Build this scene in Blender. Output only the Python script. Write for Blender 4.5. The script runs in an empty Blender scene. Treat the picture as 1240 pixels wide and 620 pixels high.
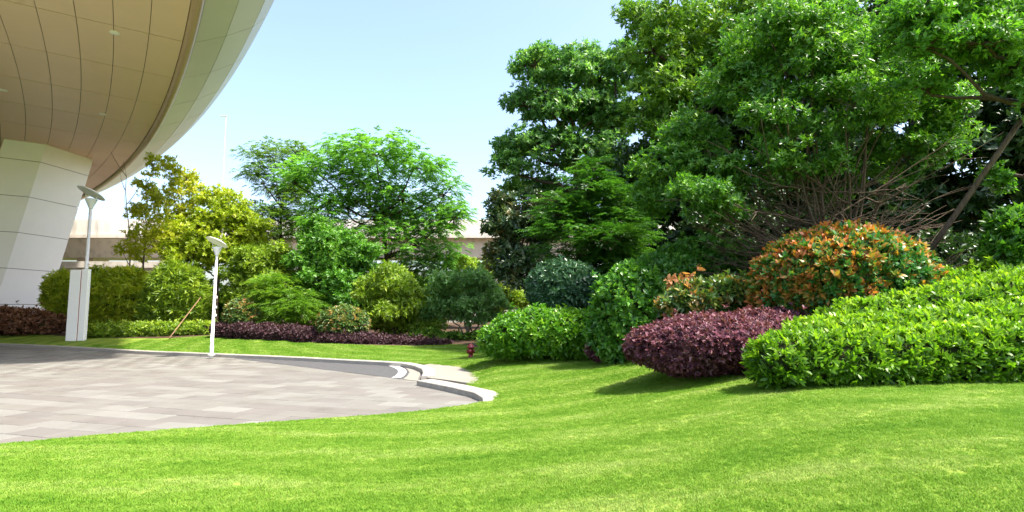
import bpy, math, random
import numpy as np
from mathutils import Vector, Euler
from mathutils.geometry import delaunay_2d_cdt

RNG = np.random.default_rng(7)
random.seed(7)
SC = bpy.context.scene
COL = SC.collection

# ------------------------------------------------------------------ camera, sky, sun, exposure
CAM_H = 1.9
FPX = 689.0                     # focal length in pixels of the 1240 px wide photograph
TILT = math.atan(65.0 / FPX)    # the horizon lies at y = 375
cam = bpy.data.cameras.new('camera')
cam.sensor_width = 36.0
cam.lens = FPX / 1240.0 * 36.0
cam.clip_start = 0.05
cam.clip_end = 5000
cam_o = bpy.data.objects.new('camera', cam)
cam_o.location = (0, 0, CAM_H)
cam_o.rotation_euler = (math.pi / 2 + TILT, 0, 0)
COL.objects.link(cam_o)
SC.camera = cam_o

SUN_AZ, SUN_EL = math.radians(114), math.radians(60)     # azimuth from +Y towards +X
sun_dir = Vector((math.sin(SUN_AZ) * math.cos(SUN_EL), math.cos(SUN_AZ) * math.cos(SUN_EL), math.sin(SUN_EL)))
W = bpy.data.worlds.new('World')
SC.world = W
W.use_nodes = True
wn = W.node_tree.nodes
bg = wn['Background']
sky = wn.new('ShaderNodeTexSky')
sky.sky_type = 'NISHITA'
sky.sun_disc = False
sky.sun_elevation = SUN_EL
sky.sun_rotation = SUN_AZ
sky.air_density = 1.0
sky.dust_density = 3.5
sky.ozone_density = 1.2
W.node_tree.links.new(sky.outputs[0], bg.inputs[0])
bg.inputs[1].default_value = 0.15

sl = bpy.data.lights.new('sun', 'SUN')
sl.energy = 4.2
sl.angle = math.radians(2.5)
sl.color = (1.0, 0.93, 0.82)
so = bpy.data.objects.new('sun', sl)
so.rotation_euler = sun_dir.to_track_quat('Z', 'Y').to_euler()
COL.objects.link(so)

SC.view_settings.view_transform = 'Standard'
SC.view_settings.look = 'None'
SC.view_settings.gamma = 1.0
SC.view_settings.exposure = 1.62

# ------------------------------------------------------------------ photo geometry -> positions
CT, ST = math.cos(TILT), math.sin(TILT)
def ray(x, y):
    u, v = (x - 620.0) / FPX, (310.0 - y) / FPX
    return np.array([u, CT - ST * v, ST + CT * v])
def at(x, y, depth):                     # point of the pixel's ray that lies `depth` metres ahead
    d = ray(x, y)
    return np.array([0, 0, CAM_H]) + d * (depth / d[1])
def gr(x, y, z=0.0):                     # point of the pixel's ray at height z
    d = ray(x, y)
    return np.array([0, 0, CAM_H]) + d * ((z - CAM_H) / d[2])

# thin plate spline through a handful of heights read off the photograph
CP = [(0,620,.10),(0,545,.05),(310,620,.14),(310,520,.05),(620,620,.24),(560,499,.06),(618,481,.13),(900,620,.42),
      (1240,620,.58),(1240,540,.72),(1240,462,.86),(1080,468,.80),(940,472,.73),(860,463,.62),(780,454,.52),
      (740,434,.50),(650,434,.46),(600,434,.32),(570,434,.14),(700,450,.40),(650,462,.25),(645,446,.33),(760,520,.34),
      (900,530,.52),(1080,540,.64),(500,428,.14),(420,420.5,.30),(330,412.5,.42),(262,408,.5),(110,409.5,.38),(40,405,.43),
      (160,422,.13),(0,414,.13),(300,428,.13),(440,434,.13),(545,420,.26)]
WP = [(4.5,12,1.05),(9,12,1.25),(9,16,1.5),(3,18,.8),(3,24,.7),(12,26,1.5),(24,22,1.5),(14,9,1.1),(-5,38,.7),(-20,42,.8),(-40,45,.8),
      (10,45,1.1),(0,0,.15),(8,1,.6),(-8,1,.1),(-8,-5,.1),(10,-5,.6),(16,2,.9),(30,50,1.0),(-20,5,.05),(-45,30,.1)]
_p = [gr(a, b, c) for a, b, c in CP] + [np.array(w, float) for w in WP]
_p = np.array(_p)
def _U(r2):
    return 0.5 * r2 * np.log(r2 + 1e-9)
def _fit():
    n = len(_p)
    d2 = ((_p[:, None, :2] - _p[None, :, :2]) ** 2).sum(-1)
    K = _U(d2) + np.eye(n) * 0.6
    Pm = np.hstack([np.ones((n, 1)), _p[:, :2]])
    A = np.zeros((n + 3, n + 3))
    A[:n, :n] = K; A[:n, n:] = Pm; A[n:, :n] = Pm.T
    return np.linalg.solve(A, np.concatenate([_p[:, 2], np.zeros(3)]))
_w = _fit()
def terr(x, y):
    x = np.atleast_1d(np.asarray(x, float)); y = np.atleast_1d(np.asarray(y, float))
    d2 = (x[:, None] - _p[None, :, 0]) ** 2 + (y[:, None] - _p[None, :, 1]) ** 2
    n = len(_p)
    z = _U(d2) @ _w[:n] + _w[n] + _w[n + 1] * x + _w[n + 2] * y
    far = np.clip((np.hypot(x, y - 20) - 40) / 25, 0, 1)
    z = np.clip(z, 0.025, 1.7) * (1 - far) + 0.35 * far
    return z
def tz(x, y):
    return float(terr(x, y)[0])
def hit(x, y, z0=0.3):                   # the pixel's ray meets the terrain
    z = z0
    for _ in range(40):
        p = gr(x, y, z)
        z = 0.6 * z + 0.4 * tz(p[0], p[1])
    return gr(x, y, z)

# ------------------------------------------------------------------ materials
def new_mat(name):
    m = bpy.data.materials.new(name)
    m.use_nodes = True
    nt = m.node_tree
    nt.nodes.clear()
    out = nt.nodes.new('ShaderNodeOutputMaterial')
    return m, nt, out
def ramp(nt, cols, fac):
    r = nt.nodes.new('ShaderNodeValToRGB')
    e = r.color_ramp.elements
    while len(e) < len(cols): e.new(0.5)
    for i, c in enumerate(cols):
        pos, col = c if len(c) == 2 else (i / (len(cols) - 1), c)
        e[i].position = pos; e[i].color = (*col, 1)
    nt.links.new(fac, r.inputs[0])
    return r.outputs[0]
def noise(nt, scale, detail=3, vec=None, rough=0.55):
    n = nt.nodes.new('ShaderNodeTexNoise')
    n.inputs['Scale'].default_value = scale
    n.inputs['Detail'].default_value = detail
    n.inputs['Roughness'].default_value = rough
    if vec is None:
        g = nt.nodes.new('ShaderNodeNewGeometry'); vec = g.outputs['Position']
    nt.links.new(vec, n.inputs['Vector'])
    return n.outputs['Fac']
def math_(nt, op, a, b=None, clamp=False):
    n = nt.nodes.new('ShaderNodeMath'); n.operation = op; n.use_clamp = clamp
    for i, v in enumerate((a, b)):
        if v is None: continue
        if isinstance(v, (int, float)): n.inputs[i].default_value = v
        else: nt.links.new(v, n.inputs[i])
    return n.outputs[0]
def mix_rgb(nt, fac, a, b, mode='MIX'):
    n = nt.nodes.new('ShaderNodeMix'); n.data_type = 'RGBA'; n.blend_type = mode
    for s, v in ((n.inputs[0], fac), (n.inputs[6], a), (n.inputs[7], b)):
        if isinstance(v, (int, float)): s.default_value = v
        elif isinstance(v, tuple): s.default_value = (*v, 1)
        else: nt.links.new(v, s)
    return n.outputs[2]
def bump(nt, height, strength=0.3, dist=0.02):
    b = nt.nodes.new('ShaderNodeBump')
    b.inputs['Strength'].default_value = strength
    b.inputs['Distance'].default_value = dist
    nt.links.new(height, b.inputs['Height'])
    return b.outputs[0]
def principled(nt, out, col, rough=0.6, spec=0.4, normal=None, metal=0.0):
    p = nt.nodes.new('ShaderNodeBsdfPrincipled')
    if isinstance(col, tuple): p.inputs['Base Color'].default_value = (*col, 1)
    else: nt.links.new(col, p.inputs['Base Color'])
    p.inputs['Roughness'].default_value = rough
    p.inputs['Specular IOR Level'].default_value = spec
    p.inputs['Metallic'].default_value = metal
    if normal is not None: nt.links.new(normal, p.inputs['Normal'])
    if out is not None: nt.links.new(p.outputs[0], out.inputs[0])
    return p
def leaf_mat(name, cols, trans=0.35, rough=0.42, spec=0.45, patch=0.35, pscale=0.9):
    m, nt, out = new_mat(name)
    a = nt.nodes.new('ShaderNodeAttribute'); a.attribute_name = 'tone'
    n = noise(nt, pscale, 2)
    t = math_(nt, 'ADD', a.outputs['Fac'], math_(nt, 'MULTIPLY', math_(nt, 'SUBTRACT', n, 0.5), patch * 2), True)
    c = ramp(nt, cols, t)
    p = principled(nt, None, c, rough, spec)
    tr = nt.nodes.new('ShaderNodeBsdfTranslucent')
    bright = mix_rgb(nt, 1.0, c, (1.25, 1.35, 0.55), 'MULTIPLY')
    nt.links.new(bright, tr.inputs[0])
    mx = nt.nodes.new('ShaderNodeMixShader'); mx.inputs[0].default_value = trans
    nt.links.new(p.outputs[0], mx.inputs[1]); nt.links.new(tr.outputs[0], mx.inputs[2])
    nt.links.new(mx.outputs[0], out.inputs[0])
    return m
def plain_mat(name, col, var=0.12, rough=0.55, scale=3.0, bumpy=0.15, spec=0.4, bdist=0.01, metal=0.0):
    m, nt, out = new_mat(name)
    n1 = noise(nt, scale, 5); n2 = noise(nt, scale * 14, 3)
    f = math_(nt, 'ADD', math_(nt, 'MULTIPLY', n1, 0.7), math_(nt, 'MULTIPLY', n2, 0.3))
    lo = tuple(c * (1 - var) for c in col); hi = tuple(min(1, c * (1 + var)) for c in col)
    c = ramp(nt, [(0.3, lo), (0.7, hi)], f)
    principled(nt, out, c, rough, spec, bump(nt, n2, bumpy, bdist) if bumpy else None, metal)
    return m
def bark_mat(name, a, b):
    m, nt, out = new_mat(name)
    tc = nt.nodes.new('ShaderNodeTexCoord')
    mp = nt.nodes.new('ShaderNodeMapping'); mp.inputs['Scale'].default_value = (14, 14, 3)
    nt.links.new(tc.outputs['Object'], mp.inputs[0])
    n = noise(nt, 1.6, 5, mp.outputs[0])
    principled(nt, out, ramp(nt, [(0.3, a), (0.7, b)], n), 0.85, 0.2, bump(nt, n, 0.7, 0.02))
    return m

# ------------------------------------------------------------------ mesh helpers
def link(o, parent=None):
    COL.objects.link(o)
    if parent is not None: o.parent = parent
    return o
def tag(o, label=None, cat=None, group=None, kind=None):
    if label: o['label'] = label
    if cat: o['category'] = cat
    if group: o['group'] = group
    if kind: o['kind'] = kind
    return o
def empty(name, loc=(0, 0, 0)):
    o = bpy.data.objects.new(name, None)
    o.location = loc
    o.empty_display_size = 0.2
    return link(o)
def np_mesh(name, V, F, mat, tone=None, smooth=False):
    """V (n,3); F (m,k) one polygon size; tone per face"""
    me = bpy.data.meshes.new(name)
    V = np.ascontiguousarray(V, np.float32); F = np.ascontiguousarray(F, np.int32)
    m, k = F.shape
    me.vertices.add(len(V)); me.vertices.foreach_set('co', V.ravel())
    me.loops.add(m * k); me.loops.foreach_set('vertex_index', F.ravel())
    me.polygons.add(m)
    me.polygons.foreach_set('loop_start', np.arange(0, m * k, k, dtype=np.int32))
    me.polygons.foreach_set('loop_total', np.full(m, k, np.int32))
    if smooth: me.polygons.foreach_set('use_smooth', np.ones(m, bool))
    me.update(calc_edges=True)
    if tone is not None:
        a = me.attributes.new('tone', 'FLOAT', 'FACE')
        a.data.foreach_set('value', np.ascontiguousarray(tone, np.float32))
    me.materials.append(mat)
    return me
def obj(name, me, parent=None):
    o = bpy.data.objects.new(name, me)
    link(o, parent)
    if parent is not None:       # vertices are in world space: undo the parent's offset
        o.location = -Vector(parent.location)
    return o
class MB:
    def __init__(s): s.v = []; s.f = []
    def add(s, V, F):
        b = len(s.v)
        s.v += [tuple(map(float, p)) for p in V]
        s.f += [tuple(b + i for i in f) for f in F]
        return s
    def box(s, a, b):
        (x0, y0, z0), (x1, y1, z1) = a, b
        return s.add([(x0,y0,z0),(x1,y0,z0),(x1,y1,z0),(x0,y1,z0),(x0,y0,z1),(x1,y0,z1),(x1,y1,z1),(x0,y1,z1)],
                     [(0,3,2,1),(4,5,6,7),(0,1,5,4),(1,2,6,5),(2,3,7,6),(3,0,4,7)])
    def hexa(s, bot, top):
        n = len(bot)
        return s.add(list(bot) + list(top), [tuple(range(n))[::-1], tuple(range(n, 2*n))] +
                     [(i, (i+1) % n, n + (i+1) % n, n + i) for i in range(n)])
    def tube(s, pts, rad, sides=6, cap=True):
        pts = [np.asarray(p, float) for p in pts]
        n = len(pts)
        V, F = [], []
        ref = np.array([0.31, 0.17, 0.93])
        for i in range(n):
            t = pts[min(i+1, n-1)] - pts[max(i-1, 0)]
            t = t / (np.linalg.norm(t) + 1e-9)
            a = np.cross(t, ref if abs(t @ ref) < 0.95 else np.array([1., 0, 0])); a /= np.linalg.norm(a)
            b = np.cross(t, a)
            for k in range(sides):
                an = 2 * math.pi * k / sides
                V.append(pts[i] + (a * math.cos(an) + b * math.sin(an)) * rad[i])
        for i in range(n - 1):
            for k in range(sides):
                k2 = (k + 1) % sides
                F.append((i*sides+k, i*sides+k2, (i+1)*sides+k2, (i+1)*sides+k))
        if cap:
            F.append(tuple(range(sides))[::-1]); F.append(tuple(range((n-1)*sides, n*sides)))
        return s.add(V, F)
    def lathe(s, prof, c, sides=20):
        V, F = [], []
        for r, z in prof:
            for k in range(sides):
                an = 2 * math.pi * k / sides
                V.append((c[0] + r * math.cos(an), c[1] + r * math.sin(an), c[2] + z))
        n = len(prof)
        for i in range(n - 1):
            for k in range(sides):
                k2 = (k + 1) % sides
                F.append((i*sides+k, i*sides+k2, (i+1)*sides+k2, (i+1)*sides+k))
        F.append(tuple(range(sides))[::-1]); F.append(tuple(range((n-1)*sides, n*sides)))
        return s.add(V, F)
    def mesh(s, name, mat, smooth=False):
        me = bpy.data.meshes.new(name)
        me.from_pydata(s.v, [], s.f)
        if smooth: me.polygons.foreach_set('use_smooth', np.ones(len(me.polygons), bool))
        me.materials.append(mat); me.update()
        return me
    def build(s, name, mat, parent=None, smooth=False):
        return obj(name, s.mesh(name, mat, smooth), parent)
def bevel(o, w=0.01, seg=2):
    m = o.modifiers.new('bevel', 'BEVEL'); m.width = w; m.segments = seg; m.limit_method = 'ANGLE'
    return o
def spline(P, n):
    P = np.asarray(P, float)
    Q = np.vstack([2*P[0]-P[1], P, 2*P[-1]-P[-2]])
    out = []
    for s in np.linspace(0, len(P) - 1, n):
        i = min(int(s), len(P) - 2); t = s - i
        a, b, c, d = Q[i], Q[i+1], Q[i+2], Q[i+3]
        out.append(0.5 * ((2*b) + (-a+c)*t + (2*a-5*b+4*c-d)*t*t + (-a+3*b-3*c+d)*t**3))
    return np.array(out)
def resample(P, step=None, n=None):
    P = np.asarray(P, float)
    L = np.concatenate([[0], np.cumsum(np.linalg.norm(np.diff(P, axis=0), axis=1))])
    if n is None: n = max(2, int(round(L[-1] / step)) + 1)
    s = np.linspace(0, L[-1], n)
    return np.stack([np.interp(s, L, P[:, k]) for k in range(P.shape[1])], 1)
def in_poly(x, y, poly):
    x = np.asarray(x, float); y = np.asarray(y, float)
    r = np.zeros(x.shape, bool)
    n = len(poly)
    for i in range(n):
        x0, y0 = poly[i][:2]; x1, y1 = poly[(i+1) % n][:2]
        if y0 == y1: continue
        c = ((y0 > y) != (y1 > y)) & (x < (x1 - x0) * (y - y0) / (y1 - y0) + x0)
        r ^= c
    return r

# ------------------------------------------------------------------ the ground: lawn, planting bed, plaza hole
near_edge = [gr(a, b, .05) for a, b in [(0,537),(100,527.5),(200,519.5),(300,512),(400,504.5),(500,497),(555,492),(588,488.5)]]
far_edge = [gr(a, b, .12) for a, b in [(604,486),(611,481),(608,475),(595,469.6),(577,465),(580,460),(581,455.6),(572,448),(562,444.2),(543,441.8),
            (520,439.6),(488,437.5),(440,435.8),(350,431.2),(260,427.4),(167,423.6),(108,420.2),(45,416.9),(0,414.9)]]
L0, L1 = near_edge[0], far_edge[-1]
plaza_poly = [(L0[0]-30, L0[1]-3.5, 0), (L0[0]-8, L0[1]-.9, 0)] + [tuple(p) for p in resample(spline(near_edge, 60), 0.5)] + \
             [tuple(p) for p in resample(spline(far_edge, 120), 0.35)] + [(L1[0]-10, L1[1]+1.0, 0), (L1[0]-25, L1[1]+2, 0)]
bed_line = [gr(a, b, c) for a, b, c in [(0,404,.45),(60,405.5,.42),(110,409,.38),(200,409.5,.43),(262,407,.5),(330,411,.42),(420,418.5,.3),(500,419.5,.26),(560,420,.22)]] + \
           [hit(a, b, .4) for a, b in [(594,426),(606,430),(640,433),(700,433),(742,432),(775,438),(810,446),(860,451),(925,458),(1000,463),(1100,462),(1240,457)]]
bed_curve = resample(spline(bed_line, 200), 0.5)
bed_poly = [(-120, 40, 0)] + [tuple(p) for p in bed_curve] + [(16, 9.5, 0), (60, 12, 0), (60, 90, 0), (-120, 90, 0)]

def edge_dist(x, y, poly):
    P = np.array([p[:2] for p in poly]); Q = np.roll(P, -1, axis=0)
    best = np.full(len(x), 1e9)
    for a, b in zip(P, Q):
        d = b - a; L2 = d @ d + 1e-12
        t = np.clip(((x - a[0]) * d[0] + (y - a[1]) * d[1]) / L2, 0, 1)
        best = np.minimum(best, np.hypot(x - a[0] - t * d[0], y - a[1] - t * d[1]))
    return best
def shrink(poly, w):
    P = np.array([p[:2] for p in poly]); n = len(P)
    T = np.roll(P, -1, axis=0) - np.roll(P, 1, axis=0); T /= np.linalg.norm(T, axis=1)[:, None]
    N = np.column_stack([-T[:, 1], T[:, 0]])
    Q = P + N * .01
    s = 1 if in_poly(Q[:, 0], Q[:, 1], poly).mean() > .5 else -1
    k = np.array([0 if i < n_near else w for i in range(n)])[:, None]
    return [(float(a), float(b), 0) for a, b in P + N * s * k]
n_near = 2 + len(resample(spline(near_edge, 60), 0.5))
hole_poly = shrink(plaza_poly, .2)
def build_ground():
    pts, edges = [], []
    def loop(poly, closed=True):
        b = len(pts)
        for p in poly: pts.append(Vector((p[0], p[1])))
        n = len(poly)
        for i in range(n if closed else n - 1): edges.append((b + i, b + (i + 1) % n))
    loop(hole_poly); loop(bed_poly)
    def grid(x0, x1, y0, y1, st, skip=None):
        xs = np.arange(x0, x1 + 1e-6, st); ys = np.arange(y0, y1 + 1e-6, st)
        X, Y = np.meshgrid(xs, ys); X = X.ravel(); Y = Y.ravel()
        X = X + RNG.uniform(-.2, .2, len(X)) * st; Y = Y + RNG.uniform(-.2, .2, len(Y)) * st
        k = np.ones(len(X), bool)
        if skip: k &= ~((X > skip[0]-st*.3) & (X < skip[1]+st*.3) & (Y > skip[2]-st*.3) & (Y < skip[3]+st*.3))
        k &= ~in_poly(X, Y, hole_poly)
        for a, b in zip(X[k], Y[k]): pts.append(Vector((float(a), float(b))))
    grid(-12, 14, 2, 20, 0.4)
    grid(-50, 40, -10, 62, 1.3, (-12, 14, 2, 20))
    grid(-200, 200, -120, 260, 20, (-50, 40, -10, 62))
    grid(-2400, 2400, -1500, 3300, 300, (-200, 200, -120, 260))
    v, e, f, *_ = delaunay_2d_cdt(pts, edges, [], 0, 1e-5)
    V = np.array([(p.x, p.y) for p in v])
    F = np.array([t for t in f if len(t) == 3])
    Z = terr(V[:, 0], V[:, 1])
    C = V[F].mean(1)
    near = np.hypot(V[:, 0] + 8, V[:, 1] - 18) < 45
    ed = np.full(len(V), 50.0); ed[near] = edge_dist(V[near, 0], V[near, 1], plaza_poly)
    ins = in_poly(V[:, 0], V[:, 1], plaza_poly)
    Z = np.minimum(Z, np.where(ins, .10, .105 + ed * .45))
    hole = in_poly(C[:, 0], C[:, 1], hole_poly)
    bed = in_poly(C[:, 0], C[:, 1], bed_poly) & ~hole
    V3 = np.column_stack([V, Z])
    return V3, F[~hole & ~bed], F[bed]
def lawn_colour(nt):
    g = nt.nodes.new('ShaderNodeNewGeometry')
    # mowing passes run along the curve of the plaza: rings about a far point
    sep = nt.nodes.new('ShaderNodeSeparateXYZ'); nt.links.new(g.outputs['Position'], sep.inputs[0])
    dx = math_(nt, 'SUBTRACT', sep.outputs[0], -2.0); dy = math_(nt, 'SUBTRACT', sep.outputs[1], 30.0)
    rr = math_(nt, 'SQRT', math_(nt, 'ADD', math_(nt, 'MULTIPLY', dx, dx), math_(nt, 'MULTIPLY', dy, dy)))
    wob = noise(nt, 0.35, 2)
    ph = math_(nt, 'ADD', math_(nt, 'MULTIPLY', rr, 4.6), math_(nt, 'MULTIPLY', wob, 8.0))
    st = math_(nt, 'ADD', math_(nt, 'MULTIPLY', math_(nt, 'SINE', ph), 0.5), 0.5)
    mp = nt.nodes.new('ShaderNodeMapping'); mp.inputs['Scale'].default_value = (0.7, 2.6, 1)
    nt.links.new(g.outputs['Position'], mp.inputs[0])
    n1 = noise(nt, 1.1, 4, mp.outputs[0]); n2 = noise(nt, 6.0, 3)
    t = math_(nt, 'ADD', math_(nt, 'MULTIPLY', st, 0.24), math_(nt, 'ADD', math_(nt, 'MULTIPLY', n1, 1.05), math_(nt, 'MULTIPLY', n2, 0.45)))
    return math_(nt, 'SUBTRACT', t, 0.36)
def lawn_mats():
    m, nt, out = new_mat('lawn_turf')
    t = lawn_colour(nt)
    n3 = noise(nt, 45, 3)
    c = ramp(nt, [(0.2, (.065, .14, .008)), (0.5, (.13, .20, .02)), (0.8, (.21, .26, .05))], math_(nt, 'ADD', t, math_(nt, 'MULTIPLY', math_(nt, 'SUBTRACT', n3, 0.5), 0.5)))
    principled(nt, out, c, 0.8, 0.15, bump(nt, noise(nt, 90, 3), 0.6, 0.02))
    m2, nt, out = new_mat('grass_blade')
    t = lawn_colour(nt)
    a = nt.nodes.new('ShaderNodeAttribute'); a.attribute_name = 'tone'
    oi = nt.nodes.new('ShaderNodeObjectInfo')
    t2 = math_(nt, 'ADD', t, math_(nt, 'MULTIPLY', math_(nt, 'SUBTRACT', a.outputs['Fac'], 0.5), 0.34))
    t2 = math_(nt, 'ADD', t2, math_(nt, 'MULTIPLY', math_(nt, 'SUBTRACT', oi.outputs['Random'], 0.5), 0.16))
    c = ramp(nt, [(0.05, (.09, .225, .014)), (0.5, (.172, .315, .03)), (0.95, (.32, .42, .11))], t2)
    p = principled(nt, None, c, 0.6, 0.15)
    tr = nt.nodes.new('ShaderNodeBsdfTranslucent'); nt.links.new(c, tr.inputs[0])
    mx = nt.nodes.new('ShaderNodeMixShader'); mx.inputs[0].default_value = 0.4
    nt.links.new(p.outputs[0], mx.inputs[1]); nt.links.new(tr.outputs[0], mx.inputs[2])
    nt.links.new(mx.outputs[0], out.inputs[0])
    return m, m2
M_TURF, M_BLADE = lawn_mats()
M_SOIL = plain_mat('bed_soil', (.075, .05, .032), .45, .95, 4, .8, .1, .03)
GV, LF, BF = build_ground()
def compact(V, F):
    u, inv = np.unique(F, return_inverse=True)
    return V[u], inv.reshape(F.shape)
v, f = compact(GV, LF)
tag(obj('lawn', np_mesh('lawn', v, f, M_TURF, smooth=True)), 'mown green lawn sweeping round the paved plaza', kind='structure')
LAWN_V, LAWN_F = v, f
v, f = compact(GV, BF)
tag(obj('planting_bed', np_mesh('planting_bed', v, f, M_SOIL, smooth=True)), 'dark soil bed under the shrubs and trees', kind='structure')

# ------------------------------------------------------------------ plaza: base, slabs, road, kerbs
M_BASE = plain_mat('mortar_joint', (.085, .078, .07), .2, .9, 5, .3)
b = MB().box((-75, 4.5, -.35), (3.2, 34, -.035))
tag(b.build('plaza_base', M_BASE), 'mortar base under the plaza slabs', kind='structure')

def slab_mat():
    m, nt, out = new_mat('granite_slab')
    a = nt.nodes.new('ShaderNodeAttribute'); a.attribute_name = 'tone'
    oi = nt.nodes.new('ShaderNodeObjectInfo')
    t = math_(nt, 'FRACT', math_(nt, 'ADD', a.outputs['Fac'], math_(nt, 'MULTIPLY', oi.outputs['Random'], 7.31)))
    base = ramp(nt, [(0.0, (0.134, 0.123, 0.112)), (0.3, (0.143, 0.131, 0.120)), (0.4, (0.148, 0.141, 0.126)), (0.62, (0.153, 0.147, 0.133)), (0.72, (0.165, 0.161, 0.146)), (0.9, (0.178, 0.174, 0.159)), (0.95, (0.136, 0.127, 0.117))], t)
    n1 = noise(nt, 1.3, 5); n2 = noise(nt, 60, 3)
    v1 = ramp(nt, [(0.28, (.80, .79, .77)), (0.45, (.98, .98, .97)), (0.75, (1.07, 1.07, 1.07))], n1)
    v2 = ramp(nt, [(0.3, (.93, .93, .93)), (0.7, (1.05, 1.05, 1.05))], n2)
    c = mix_rgb(nt, 1.0, mix_rgb(nt, 1.0, base, v1, 'MULTIPLY'), v2, 'MULTIPLY')
    principled(nt, out, c, 0.62, 0.35, bump(nt, n2, 0.15, 0.004))
    return m
M_SLAB = slab_mat()
asphalt_px = [(262,430.2),(310,432.6),(370,435),(440,439.6),(470,441.2),(484,443.2),(493,447),(496,451),(493,456),(488,459.5),(474,457.6),(440,453.4),(400,448.6),(350,442.4),(310,437.4),(285,434)]
apron_px = [(440,437.6),(472,439.3),(493,441.2),(506,445.2),(511,449.2),(508,455.5),(505,461.5),(497,460.8),(488,459.5),(493,456),(496,451),(493,447),(484,443.2),(470,441.2)]
asphalt_poly = [gr(a, b, 0) for a, b in asphalt_px]
apron_poly = [gr(a, b, 0) for a, b in apron_px]
def build_slabs():
    th = math.radians(-17); ax = np.array([math.cos(th), math.sin(th)]); ay = np.array([-math.sin(th), math.cos(th)])
    L, D, J = 0.82, 0.50, 0.010
    g = 0.006
    mb = MB()
    x, y, z, c = L/2 - J/2, D/2 - J/2, 0.0, 0.004
    mb.add([(-x,-y,-.06),(x,-y,-.06),(x,y,-.06),(-x,y,-.06),(-x,-y,-c),(x,-y,-c),(x,y,-c),(-x,y,-c),
            (-x+c,-y+c,0),(x-c,-y+c,0),(x-c,y-c,0),(-x+c,y-c,0)],
           [(8,9,10,11),(4,5,9,8),(5,6,10,9),(6,7,11,10),(7,4,8,11),(0,1,5,4),(1,2,6,5),(2,3,7,6),(3,0,4,7)])
    me = mb.mesh('paving_slab', M_SLAB)
    root = empty('plaza', (0, 0, 0)); tag(root, 'plaza of pale and pinkish granite slabs', kind='structure')
    cells = []
    big = np.array(plaza_poly)
    cx, cy = -8.0, 14.0
    for j in range(-75, 110):
        off = (j % 2) * 0.5 * L
        for i in range(-85, 48):
            p = np.array([cx, cy]) + ax * (i * L + off) + ay * (j * D)
            cells.append(p)
    C = np.array(cells)
    ins = np.zeros(len(C), bool)
    for sx in (-1, 0, 1):
        for sy in (-1, 0, 1):
            q = C + ax * sx * L * .49 + ay * sy * D * .49
            ins |= in_poly(q[:, 0], q[:, 1], plaza_poly)
    asp = np.ones(len(C), bool)
    for sx in (-1, 0, 1):
        for sy in (-1, 0, 1):
            t = C + ax * sx * L * .49 + ay * sy * D * .49
            asp &= in_poly(t[:, 0], t[:, 1], asphalt_poly) | in_poly(t[:, 0], t[:, 1], apron_poly)
    q = C[ins & ~asp & (C[:, 1] > 3) & (C[:, 0] > -48)]
    # in view first, nearest first
    view = np.abs(q[:, 0]) / np.maximum(q[:, 1], .1) < 0.93
    d = np.hypot(q[:, 0], q[:, 1]) + np.where(view, 0, 100)
    o = np.argsort(d); q = q[o]
    h = RNG.uniform(-.003, .0025, len(q))
    for k in range(300):
        s = bpy.data.objects.new('paving_slab', me)
        s.location = (q[k, 0], q[k, 1], h[k]); s.rotation_euler = (0, 0, th)
        link(s, root)
    base = np.array(mb.v); fq = np.array([list(t) for t in mb.f])
    R = np.array([[math.cos(th), -math.sin(th), 0], [math.sin(th), math.cos(th), 0], [0, 0, 1]])
    bb = base @ R.T
    n = len(q) - 300
    V = (bb[None] + np.column_stack([q[300:], h[300:]])[:, None]).reshape(-1, 3)
    F = (fq[None] + (np.arange(n) * len(base))[:, None, None]).reshape(-1, 4)
    tone = np.repeat(RNG.random(n), len(fq))
    r = obj('far_paving_slabs', np_mesh('far_paving_slabs', V, F, M_SLAB, tone), root)
    tag(r, kind='stuff')
build_slabs()

def sheet(name, poly, z, mat, label, th=0.0):
    mb = MB(); n = len(poly)
    if th: mb.hexa([(p[0], p[1], z - th) for p in poly], [(p[0], p[1], z) for p in poly])
    else: mb.add([(p[0], p[1], z) for p in poly], [tuple(range(n))])
    a = sum(poly[i][0] * poly[(i+1) % n][1] - poly[(i+1) % n][0] * poly[i][1] for i in range(n))
    if a < 0: mb.f = [t[::-1] for t in mb.f]
    return tag(mb.build(name, mat), label, kind='structure')
M_ASPH = plain_mat('asphalt', (.07, .07, .073), .22, .85, 6, .4, .25, .006)
M_APRON = plain_mat('apron_stone', (.22, .20, .168), .08, .75, 3, .15)
M_KERB = plain_mat('kerb_granite', (.275, .26, .23), .12, .7, 5, .2)
M_PAINT = plain_mat('road_paint', (.62, .62, .60), .05, .6, 5, .1)
sheet('road', [tuple(p) for p in resample(spline(np.array(asphalt_poly + asphalt_poly[:1]), 120), n=90)[:-1]], .006, M_ASPH, 'dark asphalt lane curving behind the plaza')
sheet('road_apron', [tuple(p) for p in apron_poly], .0105, M_APRON, 'tan stone strip between lane and kerb')
stripe_c = spline([gr(a, b, 0) for a, b in [(467,441.6),(478,444.2),(485.5,447.8),(487,451.6),(483.5,456),(479,458)]], 24)
sp = []
for i in range(24):
    t = stripe_c[min(i+1, 23)] - stripe_c[max(i-1, 0)]; nrm = np.array([-t[1], t[0], 0]); nrm /= np.linalg.norm(nrm)
    sp.append((stripe_c[i] + nrm * .12, stripe_c[i] - nrm * .12))
sheet('road_marking', [p[0] for p in sp] + [p[1] for p in sp[::-1]], .016, M_PAINT, 'white painted line curving across the asphalt lane')
pad = [(517,457),(522,450),(521,446),(513,442),(520,440.4),(543,442.6),(562,445),(571.5,448.8),(580,455.6),(579,459.5),(573,464.5),(545,460.5)]
sheet('kerb_ramp', [gr(a, b, .118) for a, b in pad], .118, M_APRON, 'pale concrete landing behind the kerbs', .2)

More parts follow.
